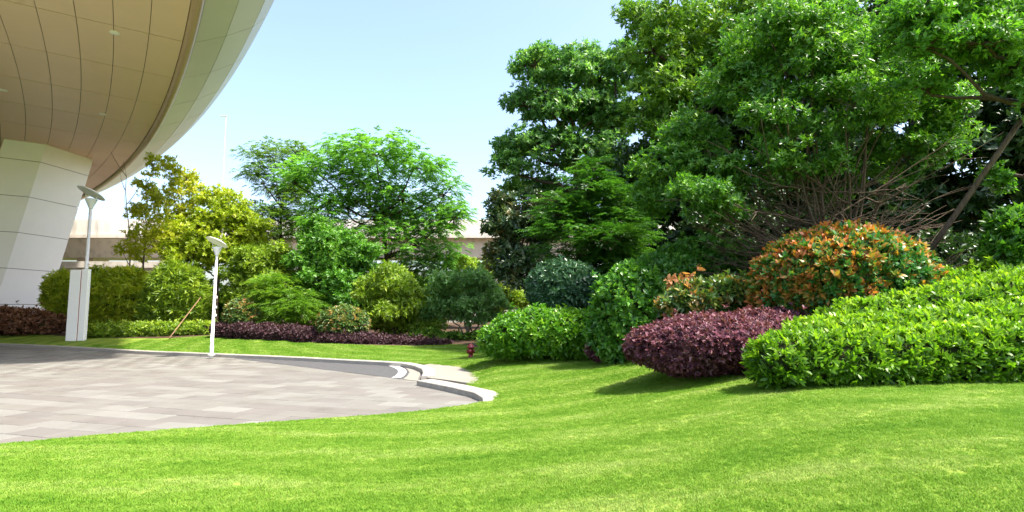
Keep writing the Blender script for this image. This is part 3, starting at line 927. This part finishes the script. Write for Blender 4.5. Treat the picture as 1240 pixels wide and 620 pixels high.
MB().box((-34.1, 46.94, 1.753), (14.1, 47.31, 1.86)).build('coping', M_CONC, w)
M_STEEL = plain_mat('galvanised', (.52, .53, .54), .05, .4, 2, .05, .5, .01, .3)
p0, p1 = at(266, 300, 120), at(267.5, 141, 120)
mast = empty('light_mast', (float(p0[0]), 120, 0)); tag(mast, 'very tall thin light mast far behind the trees', 'mast')
MB().tube([(p0[0], 120, 0), (p0[0], 120, p1[2])], [.2, .09], 10).build('pole', M_STEEL, mast)
MB().box((p1[0] - .2, 119.8, p1[2]), (p1[0] + 1.3, 120.2, p1[2] + .22)).build('lamp_head', M_STEEL, mast)

# ------------------------------------------------------------------ street lamps, sign, hydrant, stakes
M_LAMPW = plain_mat('lamp_paint', (.74, .74, .73), .04, .35, 2, .03, .5)
M_LAMPD = plain_mat('lamp_reflector', (.80, .80, .78), .04, .35, 2, .03, .5)
m_glass, nt, out = new_mat('lamp_lens'); principled(nt, out, (.75, .78, .78), .15, .6)
def lamp(px, pz, depth, h, s, label):
    p = at(px, 400, depth); z0 = tz(p[0], p[1]); 
    z0 = .12 if pz is None else pz
    x, y = p[0], p[1]
    r = empty('street_lamp', (float(x), float(y), z0)); tag(r, label, 'street lamp', 'street lamps with tilted dish heads')
    ph = h - .45 * s
    MB().tube([(x, y, z0 - .1), (x, y, z0 + .35), (x, y, z0 + .36), (x + .02, y, z0 + ph)], [.075*s, .072*s, .06*s, .045*s], 14).build('pole', M_LAMPW, r, True)
    MB().lathe([(.13*s, 0), (.13*s, .03), (.085*s, .05)], (x, y, z0 - .01), 18).build('base_flange', M_LAMPW, r, True)
    dr = MB().box((x - .035*s, y - .0765*s, z0 + .5), (x + .035*s, y - .05*s, z0 + .85)).build('access_door', M_LAMPW, r)
    for k in range(4):
        a = math.pi / 4 + k * math.pi / 2
        MB().lathe([(.016*s, 0), (.016*s, .02), (.008*s, .035)], (x + .108*s*math.cos(a), y + .108*s*math.sin(a), z0 + .021), 6).build('bolt', M_STEEL, r)
    top = np.array([x + .02, y, z0 + ph])
    # conical uplight with lens, slightly tilted dish over it on two struts
    MB().lathe([(.05*s, -.06*s), (.07*s, 0), (.17*s, .24*s), (.18*s, .27*s)], top, 18).build('lamp_cone', M_LAMPW, r, True)
    MB().lathe([(.165*s, 0), (.12*s, .03*s), (.03*s, .045*s)], top + np.array([0, 0, .271*s]), 18).build('lens', m_glass, r, True)
    tl, tx = .30, .36
    V, F = [], []
    n = 28
    prof = [(.02, .10), (.22, .085), (.38, .035), (.44, .0), (.41, -.008), (.22, .055), (.02, .072)]
    c = top + np.array([-.02*s, 0, .42*s])
    for rr, zz in prof:
        for k in range(n):
            a = 2 * math.pi * k / n
            X, Y, Z = rr * s * math.cos(a), rr * s * math.sin(a), zz * s
            X, Z = X * math.cos(tl) + Z * math.sin(tl), -X * math.sin(tl) + Z * math.cos(tl)
            Y, Z = Y * math.cos(tx) + Z * math.sin(tx), -Y * math.sin(tx) + Z * math.cos(tx)
            V.append((c[0] + X, c[1] + Y, c[2] + Z + .06 * s))
    m = len(prof)
    for i in range(m - 1):
        for k in range(n): F.append((i*n+k, i*n+(k+1) % n, (i+1)*n+(k+1) % n, (i+1)*n+k))
    F.append(tuple(range(n))[::-1]); F.append(tuple((m-1)*n+k for k in range(n)))
    MB().add(V, [t[::-1] for t in F]).build('dish', M_LAMPD, r, True)
    for sx, top_z in ((.15, .36), (-.16, .46)):
        MB().tube([top + np.array([sx*s, 0, .25*s]), top + np.array([sx*1.25*s, 0, top_z*s])], [.012*s, .012*s], 6).build('strut', M_LAMPW, r)
    for zz, sd in ((.46, 1), (.56, 1), (.38, 1)):
        MB().box((x + .05*s, y - .03, z0 + ph*zz), (x + .11*s, y + .03, z0 + ph*zz + .09)).build('pole_bracket', M_LAMPW, r)
lamp(257.5, .13, 22.6, 4.42, 1.0, 'white street lamp with tilted dish head standing by the far kerb')
lamp(99, .3, 31.2, 8.0, 1.66, 'taller street lamp behind the white pylon sign near the pillar')
M_SIGN = plain_mat('sign_enamel', (.82, .81, .79), .02, .35, 1, .02, .5)
M_SIGNR = plain_mat('sign_groove', (.33, .13, .10), .05, .5, 2, .02)
sp_ = at(86.5, 413.5, 29.9); z0 = tz(sp_[0], sp_[1]) - .02; sx = sp_[0]; sy = sp_[1]
sg = empty('pylon_sign', (float(sx), float(sy), z0)); tag(sg, 'tall white slab pylon sign with dark groove on the far lawn', 'sign')
bevel(MB().box((sx - .33, sy, z0), (sx + .22, sy + .22, z0 + 3.72)).build('main_slab', M_SIGN, sg), .012)
MB().box((sx + .221, sy + .03, z0), (sx + .269, sy + .2, z0 + 3.68)).build('groove_strip', M_SIGNR, sg)
bevel(MB().box((sx + .27, sy + .02, z0), (sx + .60, sy + .25, z0 + 3.76)).build('side_slab', M_SIGN, sg), .012)
M_RED = plain_mat('hydrant_red', (.20, .016, .02), .18, .35, 9, .06, .5)
hp = hit(570, 433.5, .14); hx, hy, hz = map(float, hp)
hs = .50 * hy / 20.5 * 1.0
hd = empty('fire_hydrant', (hx, hy, hz)); tag(hd, 'small red fire hydrant on the lawn by the plaza tip', 'fire hydrant')
MB().lathe([(.16*hs*1.6, -.05), (.16*hs*1.6, .05*hs), (.12*hs*1.6, .06*hs), (.105*hs*1.6, .12*hs), (.105*hs*1.6, .62*hs), (.13*hs*1.6, .66*hs), (.13*hs*1.6, .72*hs)], (hx, hy, hz), 20).build('barrel', M_RED, hd, True)
MB().lathe([(.185*hs*1.6, .721*hs), (.19*hs*1.6, .78*hs), (.15*hs*1.6, .80*hs), (.13*hs*1.6, .90*hs), (.07*hs*1.6, .97*hs), (.03*hs*1.6, .99*hs), (.03*hs*1.6, 1.06*hs)], (hx, hy, hz), 20).build('bonnet', M_RED, hd, True)
for dx, dy, rr in ((-1, -.25, .075), (1, -.25, .065), (-.15, -1, .085)):
    d = np.array([dx, dy, 0.]); d /= np.linalg.norm(d); c = np.array([hx, hy, hz + .46 * hs])
    MB().tube([c + d*.10*hs, c + d*.22*hs, c + d*.221*hs, c + d*.29*hs], [rr*hs*1.5, rr*hs*1.5, rr*hs*1.9, rr*hs*1.9], 12).build('outlet_cap', M_RED, hd, True)
M_WOOD = bark_mat('stake_wood', (.16, .09, .05), (.30, .19, .12))
def prop(label, a, da, b, db, r0, wood):
    p, q = at(*a, da), at(*b, db)
    p[2] = min(p[2], 99)
    o = MB().tube([p, p * .66 + q * .34, p * .33 + q * .67, q], [r0, r0 * .97, r0 * .94, r0 * .9], 10).build('tree_stake', wood, None, True)
    tag(o, label, 'stake')
    return o
prop('thin wooden stake leaning over the low hedge beside the lamp', (205, 409.5), 29.2, (243, 360), 33.0, .028, M_WOOD)
prop('thick leaning wooden prop pole holding up the tree at the right edge', (1108, 330), 13.0, (1236, 146), 11.8, .06, M_BARK_T)

# ------------------------------------------------------------------ planting, far side
OL = dict(L=.20, Wd=.085)
def low_new(P, N, T): return T
shrub('clipped_hedge', 'low rust coloured clipped hedge at the foot of the white pillar', 34.5, [(-50,390,45,17),(-5,389,40,17),(35,390,30,15),(60,392,20,12)], M_L_RUST, .16, .08, 7, 2.6, 'hedge')
shrub('clipped_hedge', 'long low green clipped hedge along the back lawn left of the lamp', 31.5, [(118,400,16,8),(140,400,22,9.5),(168,400.5,24,9.5),(198,400.5,24,9.5),(228,399.5,22,9),(250,398,16,8)], M_L_LIME, .15, .065, 7, 4, 'hedge')
shrub('bamboo_bush', 'rounded yellow green bush right of the pylon sign', 34.5, [(150,362,36,37),(128,378,22,24),(168,378,22,20)], M_L_YEL, .30, .07, 8, 4.5, up=-.1, lump=.12, wild=.5, inner=.25)
shrub('bamboo_bush', 'rounded yellow green bush beside the leaning stake', 34.0, [(214,356,33,38),(195,376,24,22),(235,376,20,20)], M_L_LIME, .30, .07, 8, 4.5, up=-.1, lump=.12, wild=.5, inner=.25)
shrub('bamboo_bush', 'small golden bush between the pillar and the pylon sign', 37, [(70,356,15,26),(82,370,14,20),(112,352,14,26)], M_L_YEL, .26, .07, 8, 4.5, up=0, lump=.15, wild=.5, inner=.25)
tree('sparse_tree', 'sparse golden young tree with thin trunk near the overhang', 168, 40, [(184,200,8,18),(176,225,11,16),(192,245,13,15),(172,262,14,16),(190,285,20,20),(162,300,18,18)], M_L_GOLD, M_BARK, .22, .10, 'whorl', 6, 1.2, .09, 12, .42, group='sparse golden trees', up=.1)
tree('sparse_tree', 'sparse golden young tree left of the lime green tree', 212, 39, [(206,212,11,20),(226,215,12,14),(216,240,18,18),(238,240,14,16),(205,265,22,20),(228,280,26,22),(205,300,28,20)], M_L_GOLD, M_BARK, .22, .10, 'whorl', 6, 1.3, .10, 12, .42, group='sparse golden trees', up=.1)
def bare_tree(px, d, top, label):
    b0 = at(px, 390, d); b0[2] = tz(b0[0], b0[1]); t = at(top[0], top[1], d)
    r = empty('bare_sapling', tuple(map(float, b0))); tag(r, label, 'tree')
    mb = MB(); q = bezier(b0, b0 * .5 + t * .5 + np.array([.3, 0, 0]), t, 12); q[1:-1] += RNG.normal(0, .05, (10, 3))
    mb.tube(q, np.linspace(.07, .012, 12), 6); mb.build('trunk', M_BARK_G, r, True)
    for i in range(9):
        s = q[4 + i % 7]; e = s + np.array([RNG.uniform(-1.3, 1.3), RNG.uniform(-.5, .5), RNG.uniform(.8, 2.2)])
        MB().tube(bezier(s, s * .4 + e * .6 + np.array([0, 0, -.3]), e, 6), np.linspace(.03, .006, 6), 4).build('branch', M_BARK_G, r, True)
bare_tree(158, 41, (150, 196), 'thin leafless sapling in front of the viaduct under the overhang')
tree('round_tree', 'lime green broad tree behind the street lamp', 262, 36, [(268,252,32,22),(245,275,28,24),(292,280,26,26),(262,300,36,26),(238,315,28,26),(288,318,26,24)], M_L_YEL, M_BARK, .20, .095, 'whorl', 7, 2.8, .13, 15, .32)
tree('feathery_tree', 'tall airy olive green tree with dark forked trunk', 340, 39, [(328,190,24,13),(355,182,22,11),(315,212,20,12),(345,208,24,13),(330,232,26,13),(362,236,18,14),(320,256,22,11),(350,262,24,14),(335,286,32,14),(372,272,18,16)], M_L_OLIVE, M_BARK_D, .20, .08, 'pinnate', layers=2.6, trunk_r=.14, clumps=10, crad=.46, flat=.5, rl=.38, pairs=5, sag=.5)
shrub('background_shrub', 'dark green shrub mass filling the bed under the spreading tree', 40, [(330,372,40,26),(380,362,44,36),(430,362,44,36),(480,358,40,32),(525,366,34,26),(285,375,30,24),(250,372,30,28)], M_L_MID, .28, .13, 7, 1.8, lump=.22, wild=.5)
tree('feathery_tree', 'big spreading fresh green tree with drooping fern like leaves', 470, 36, [(420,190,38,18),(385,210,28,18),(462,194,42,18),(505,208,36,19),(538,236,24,22),(552,268,14,20),(440,224,42,20),(490,242,42,22),(398,246,34,20),(445,262,42,20),(522,278,32,22),(480,292,38,20),(528,310,28,20),(500,326,34,16),(408,280,30,18),(360,225,18,16)], M_L_FERN, M_BARK_D, .23, .10, 'pinnate', layers=2.9, trunk_r=.20, clumps=13, crad=.44, flat=.62, rl=.42, pairs=5, sag=.55)
tree('round_tree', 'dome shaped lime tree between the lamp and the camphor', 312, 33.5, [(320,312,32,24),(300,335,30,28),(335,340,30,28),(295,362,24,22),(318,365,36,24)], M_L_LIME, M_BARK, .19, .08, 'whorl', 7, 3.4, .13, 16, .32)
tree('round_tree', 'bushy bright green tree with glossy leaves above the right photinia ball', 395, 32.5, [(392,288,32,22),(372,315,30,24),(412,320,34,28),(438,312,26,28),(390,345,34,24),(422,352,32,22)], M_L_BRIGHT, M_BARK_D, .19, .085, 'whorl', 7, 3.0, .13, 15, .32)
tree('feathery_conifer', 'low feathery dark green conifer behind the purple hedge', 347, 30.6, [(345,343,26,10),(352,358,36,11),(335,370,30,10),(362,375,32,10),(345,386,38,8)], M_L_MID, M_BARK_D, .16, .045, 'pinnate', layers=4.0, trunk_r=.08, clumps=10, crad=.5, flat=.3, rl=.5, pairs=7)
shrub('photinia_ball', 'small clipped ball shrub with reddish tips right of the lamp', 30, [(295,382,23,21)], M_L_PHOT2, .13, .055, 7, 4.5, stray=.05, wild=.15, group='clipped ball shrubs in the far bed')
shrub('photinia_ball', 'clipped green ball shrub with bronze tips amid the purple hedge', 27.3, [(416,391,31,20)], M_L_PHOT2, .13, .055, 7, 4.5, stray=.05, wild=.15, group='clipped ball shrubs in the far bed')
shrub('purple_hedge', 'long low purple leaved hedge edging the far bed', 28, [(272,399,16,9,1.6),(296,401,22,10,1.2),(322,403,24,11,.8),(350,405,26,11.5,.2),(380,408,26,11.5,-.6),(410,411,26,10.5,-1.2),(440,413,26,9.5,-1.4),(470,414.5,26,8,-1.4),(500,416,24,7,-1.5),(528,417,20,5.5,-1.5)], M_L_PURP2, .11, .05, 7, 4.5, 'hedge', core_mat=M_CORE_P)
tree('drooping_bush', 'green bushy tree with drooping branches over the purple hedge', 478, 29.5, [(478,340,30,18),(455,358,24,20),(502,362,28,20),(480,378,34,18),(458,388,22,14),(505,392,24,14),(482,398,28,12)], M_L_LIME, M_BARK_D, .18, .07, 'whorl', 7, 3.2, .09, 14, .34, up=-.1)
tree('multi_stem_tree', 'low grey green tree with several bare stems behind the hydrant', 566, 29, [(560,342,30,14),(535,355,22,16),(588,352,24,16),(558,368,36,14),(600,375,16,16),(530,378,20,14),(575,384,26,8)], M_L_GREY, M_BARK_G, .18, .075, 'whorl', 7, 3.4, .055, 12, .36, stems=7)
shrub('low_shrub', 'low dark green ground shrub under the multi stemmed tree', 28.6, [(518,408,20,9),(545,411,22,8),(572,412,20,8),(598,412,16,9)], M_L_MID, .16, .07, 7, 3.5, lump=.15)
tree('bamboo_clump', 'yellow green bamboo like thicket below the viaduct', 585, 37, [(560,322,22,12),(590,330,22,14),(615,342,20,16),(628,362,16,20),(575,350,20,16),(605,370,22,18)], M_L_LIME, M_BARK_G, .26, .07, 'whorl', 6, 2.6, .035, 9, .45, stems=14)

# ------------------------------------------------------------------ planting, right hand bank
tree('evergreen_tree', 'dark glossy evergreen tree at the left end of the bank', 645, 24, [(628,255,34,22),(608,280,22,20),(640,285,34,24),(612,312,24,20),(645,318,34,20),(630,340,28,14),(662,265,24,26)], M_L_MAG, M_BARK_D, .19, .09, 'whorl', 7, 3.6, .15, 11, .36)
tree('tall_privet_tree', 'tall billowing privet tree standing out against the sky', 705, 27, [(668,72,30,20),(705,66,32,18),(645,92,26,24),(685,95,34,24),(728,90,34,28),(640,130,24,22),(675,140,36,26),(718,138,36,28),(628,175,26,24),(665,185,36,26),(710,190,38,28),(618,205,24,18),(650,225,34,20),(695,235,36,26),(745,150,34,40),(745,215,34,40),(760,90,26,34)], M_L_PRIV, M_BARK_D, .195, .085, 'whorl', 8, 3.2, .24, 18, .34, up=.5)
tree('feathery_conifer', 'layered bright green conifer in front of the tall privet', 722, 19.5, [(722,205,10,18),(713,228,24,12),(742,238,28,12),(708,252,40,12),(748,266,36,13),(694,280,44,12),(738,294,44,13),(704,308,46,13),(748,322,42,14),(712,338,46,13),(742,352,40,14),(690,262,34,9),(672,244,20,6),(725,372,44,14)], M_L_CONIF, M_BARK_D, .17, .045, 'pinnate', layers=5.0, trunk_r=.1, clumps=15, crad=.5, flat=.3, rl=.5, pairs=8, sag=.25)
shrub('round_bush', 'dark blue green rounded bush above the box hedge', 18.2, [(678,350,40,34),(700,352,30,32)], M_L_BLUE, .13, .05, 7, 4.5, lump=.05)
shrub('box_hedge', 'bright green clipped hedge at the left end of the bank by the hydrant', 17, [(603,412,22,19,0,1.3),(622,406,28,26,0,1.3),(648,403,34,29,0,1.2),(680,404,36,28,-.1,1.2),(706,405,30,28,-.2,1.2)], M_L_HEDGE2, .12, .06, 7, 4.5, 'hedge', lump=.04)
shrub('sparse_purple_shrub', 'small dark purple shrub between the box hedge and the glossy bush', 15.3, [(722,424,10,11)], M_L_PURP, .10, .04, 7, 2.2, lump=.15, core_mat=M_CORE_P)
def glossy():
    r = shrub('glossy_bush', 'big glossy dark green bush behind the purple shrub', 15.8, [(762,376,46,54,-1.0),(742,404,28,30,-1.0),(790,350,36,40,-.3),(815,332,40,34,.5),(850,318,44,30,1.0),(890,322,40,30,1.3),(792,395,34,36,-.9)], M_L_DOME, .155, .078, 7, 3.8, lump=.12, wild=.6, inner=.2)
    P = np.array([at(RNG.uniform(806, 846), 0, 14.2) * 0 + at(x, y, 14.3) for x, y in [(RNG.normal(826, 9), 0) for _ in range(1)]])
    pts = []
    for i in range(9):
        t = i / 8
        pts.append(at(806 + 38 * t + RNG.normal(0, 2), 343 - 15 * t + RNG.normal(0, 3), 14.0))
    P = np.array(pts); A = unit(RNG.normal(0, .5, (9, 3)) + np.array([.3, -.6, -.1]))
    V, F, fi, jj = whorl(P, A, 6, .15, .075, six=True)
    tag(fol('dry_sprig', V, F, fi, M_L_DRY, r, 9), 'sprig of dead orange leaves')
glossy()
shrub('mixed_photinia', 'low green and bronze photinia between glossy bush and orange ball', 13.6, [(845,365,36,22),(880,360,36,22),(908,362,26,22),(818,372,20,16)], M_L_PHOT2, .15, .07, 7, 4.0, lump=.14, wild=.5)
shrub('purple_shrub', 'wide dark purple shrub overhanging the lawn', 10.9, [(862,414,84,33,0,1.0),(806,420,48,27,0,1.0),(915,408,60,32,.3,1.0),(950,400,40,26,.8,1.0),(840,432,60,22,-.2,.9),(900,432,60,22,-.1,.9)], M_L_PURP, .068, .034, 7, 4.5, lump=.05, stems=5, core=.76, core_mat=M_CORE_P, six=False)
def photo_top(P, N, T):
    z = (P[:, 2] - P[:, 2].min()) / (P[:, 2].max() - P[:, 2].min())
    # flush of orange shoots over most of the ball, thinner in one green area
    gx = np.exp(-(((P[:, 0] - (P[:, 0].mean() + .35)) / .75) ** 2 + ((z - .55) / .22) ** 2)) * .34
    return np.clip(-.02 + .68 * T + .24 * z - gx, 0, 1)
shrub('orange_photinia', 'large dome shaped shrub covered in orange young leaves', 12.2, [(1018,338,100,64,0,.95),(1072,340,52,48,.2,1.0),(962,349,50,48,0,1.0)], M_L_PHOT, .12, .052, 7, 3.9, six=True, lump=.03, up=.45, spread=(25, 60), top_new=photo_top, stray=.08)
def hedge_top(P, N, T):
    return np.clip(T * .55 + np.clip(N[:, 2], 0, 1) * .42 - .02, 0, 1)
hb = []
for x in range(945, 1330, 34):
    t = (x - 945) / 300
    hb.append((x, 438 - 8 * t, 34, 32 + 6 * t, -.05 * t, 1.1))
for x in range(985, 1340, 38):
    t = (x - 985) / 255
    hb.append((x, 418 - 22 * t, 40, 30, .75, 1.0))
for x in range(1045, 1340, 40):
    t = (x - 1045) / 195
    hb.append((x, 394 - 34 * t, 42, 30, 1.6, 1.0))
for x in range(1120, 1340, 40):
    t = (x - 1120) / 120
    hb.append((x, 366 - 26 * t, 42, 28, 2.5, 1.0))
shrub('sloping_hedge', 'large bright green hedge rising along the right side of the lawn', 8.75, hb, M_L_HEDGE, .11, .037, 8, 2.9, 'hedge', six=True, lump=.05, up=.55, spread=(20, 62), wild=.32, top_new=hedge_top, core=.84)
shrub('round_bush', 'leafy mid green bush at the right edge above the sloping hedge', 11.2, [(1232,288,30,34),(1215,305,22,20),(1260,290,30,40)], M_L_CAMPH, .16, .07, 7, 4.0, lump=.15, wild=.5)
tree('osmanthus_tree', 'broad multi stemmed tree with many bare lower branches', 1005, 15, [(930,48,56,30),(1060,55,56,34),(960,72,56,34),(900,102,50,34),(1020,82,56,36),(1080,115,50,40),(855,150,46,36),(930,150,50,34),(1000,150,52,34),(1060,178,44,34),(822,195,40,34),(885,205,44,30),(955,205,46,26),(1040,212,38,22),(1105,190,44,38),(840,245,42,26),(985,36,64,30),(812,232,28,30),(870,262,30,16),(1120,140,40,40)], M_L_CAMPH, M_BARK_T, .125, .052, 'whorl', 6, 2.2, .042, 20, .31, stems=28, bare=230)
tree('overhanging_tree', 'light green tree spreading over the top centre against the sky', 872, 21, [(800,30,46,24),(770,8,24,10),(850,20,56,28),(785,70,36,28),(830,75,44,34),(880,60,48,36),(800,118,36,30),(840,125,44,34),(925,20,56,30),(775,150,26,24),(815,165,34,26),(890,110,44,30)], M_L_MID, M_BARK_D, .19, .075, 'whorl', 7, 2.3, .2, 15, .33)
tree('overhanging_tree', 'light leaved tree overhanging the top right corner', 1272, 11.6, [(1130,32,52,26),(1185,18,56,30),(1228,45,46,30),(1165,66,50,22),(1108,66,34,20),(1218,90,34,16),(1262,30,50,40),(1150,-5,56,26),(1095,25,40,26),(1242,205,14,22),(1140,95,34,12),(1200,60,50,30),(1232,120,30,18)], M_L_BRIGHT, M_BARK_D, .125, .055, 'whorl', 6, 2.6, .13, 18, .40, lean=.0)
for bx, d, bl, lab in [
    (1000, 22, [(1000,30,70,50),(960,100,60,50),(1040,110,60,50),(1000,180,70,50),(960,240,60,44),(1050,250,60,44)], 'dark dense tree straight behind the multi stemmed tree'),
    (1120, 21, [(1110,20,70,50),(1090,100,60,50),(1140,110,60,50),(1110,190,66,50),(1140,250,56,44),(1090,270,56,36)], 'dark dense tree behind the leaning prop pole'),
    (1235, 19, [(1220,60,60,50),(1250,140,60,60),(1200,160,50,50),(1235,230,56,44),(1190,262,34,26),(1290,200,60,90)], 'dark dense tree behind the trunk at the right edge'),
    (885, 23, [(880,90,70,60),(830,170,60,50),(900,180,66,50),(850,250,66,50),(920,260,60,44),(790,240,50,50),(780,300,46,40)], 'dark dense tree between the conifer and the multi stemmed tree')]:
    tree('dense_tree', lab, bx, d, bl, M_L_DARK, M_BARK_D, .29, .13, 'whorl', 7, 3.1, .2, 12, .4, group='dark background trees on the bank')
shrub('undergrowth_bush', 'dark undergrowth bush behind the orange dome shrub', 17.5, [(930,330,50,40),(1000,330,60,44),(1070,330,60,44),(1140,325,60,40),(1210,320,60,44),(870,340,40,30),(860,290,44,34,3.5),(915,285,46,36,3.5),(975,285,50,36,3.5),(1040,285,50,36,3.5),(1110,290,50,34,3.5)], M_L_DARK, .18, .085, 7, 2.6, lump=.2, wild=.5)

# ------------------------------------------------------------------ grass blades on the lawn
def grass():
    n = 26
    th = RNG.uniform(0, 2*math.pi, n); rr = .055 * np.sqrt(RNG.random(n))
    B = np.column_stack([rr*np.cos(th), rr*np.sin(th), np.full(n, -.004)])
    az = RNG.uniform(0, 2*math.pi, n); tl = RNG.uniform(.05, .7, n)
    D = np.column_stack([np.cos(az)*np.sin(tl), np.sin(az)*np.sin(tl), np.cos(tl)])
    S = np.column_stack([-np.sin(az), np.cos(az), np.zeros(n)])
    L = RNG.uniform(.015, .028, n)[:, None]; w = RNG.uniform(.0018, .0034, n)[:, None]
    mid = B + D*L*.55; tip = B + D*L + np.column_stack([np.cos(az), np.sin(az), -np.ones(n)*.4])*L*.22
    V = np.stack([B - S*w, B + S*w, mid + S*w*.8, mid - S*w*.8, tip], 1).reshape(-1, 3)
    F = np.array([[0,1,2],[0,2,3],[3,2,4]])
    Fa = (F[None] + (np.arange(n)*5)[:, None, None]).reshape(-1, 3)
    me = np_mesh('grass_tuft', V, Fa, M_BLADE, np.repeat(RNG.random(n), 3))
    tuft = bpy.data.objects.new('grass_tuft', me)
    # scatter points over the lawn triangles, thinner with distance
    T = LAWN_V[LAWN_F]; C = T.mean(1)
    area = np.linalg.norm(np.cross(T[:,1]-T[:,0], T[:,2]-T[:,0]), axis=1) / 2
    d = np.hypot(C[:,0], C[:,1])
    view = (C[:,1] > 2.5) & (np.abs(C[:,0]) < C[:,1] * 1.05 + 1.5) & (d < 34)
    dens = np.where(view, np.clip(700 * (8.0 / np.maximum(d, 4)) ** 1.15, 70, 900), 0)
    cnt = RNG.poisson(area * dens)
    i = np.repeat(np.arange(len(cnt)), cnt)
    u, v = RNG.random(len(i)), RNG.random(len(i)); fl = u + v > 1; u[fl] = 1-u[fl]; v[fl] = 1-v[fl]
    P = T[i,0] + (T[i,1]-T[i,0])*u[:,None] + (T[i,2]-T[i,0])*v[:,None]
    me = bpy.data.meshes.new('grass')
    me.vertices.add(len(P)); me.vertices.foreach_set('co', P.astype(np.float32).ravel())
    sc = (RNG.uniform(.75, 1.25, len(P)) * np.clip(np.hypot(P[:,0], P[:,1]) / 11, 1, 1.8)).astype(np.float32)
    at_ = me.attributes.new('sc', 'FLOAT', 'POINT'); at_.data.foreach_set('value', sc)
    o = link(bpy.data.objects.new('grass', me))
    tag(o, 'short mown grass blades covering the lawn', kind='stuff')
    ng = bpy.data.node_groups.new('grass_scatter', 'GeometryNodeTree')
    ng.interface.new_socket('Geometry', in_out='INPUT', socket_type='NodeSocketGeometry')
    ng.interface.new_socket('Geometry', in_out='OUTPUT', socket_type='NodeSocketGeometry')
    gi, go = ng.nodes.new('NodeGroupInput'), ng.nodes.new('NodeGroupOutput')
    ip = ng.nodes.new('GeometryNodeInstanceOnPoints')
    oi = ng.nodes.new('GeometryNodeObjectInfo'); oi.inputs['Object'].default_value = tuft; oi.inputs['As Instance'].default_value = True
    rv = ng.nodes.new('FunctionNodeRandomValue'); rv.data_type = 'FLOAT_VECTOR'
    rv.inputs[0].default_value = (-.12, -.12, 0); rv.inputs[1].default_value = (.12, .12, 6.283)
    na = ng.nodes.new('GeometryNodeInputNamedAttribute'); na.data_type = 'FLOAT'; na.inputs['Name'].default_value = 'sc'
    ln = ng.links.new
    ln(gi.outputs[0], ip.inputs['Points']); ln(oi.outputs['Geometry'], ip.inputs['Instance'])
    ln(rv.outputs[0], ip.inputs['Rotation']); ln(na.outputs['Attribute'], ip.inputs['Scale'])
    ln(ip.outputs[0], go.inputs[0])
    md = o.modifiers.new('scatter', 'NODES'); md.node_group = ng
    print('grass tufts', len(P))
grass()
import sys
if '--count' in sys.argv: print('TRIS', sum(len(p.vertices) - 2 for m in bpy.data.meshes for p in m.polygons))
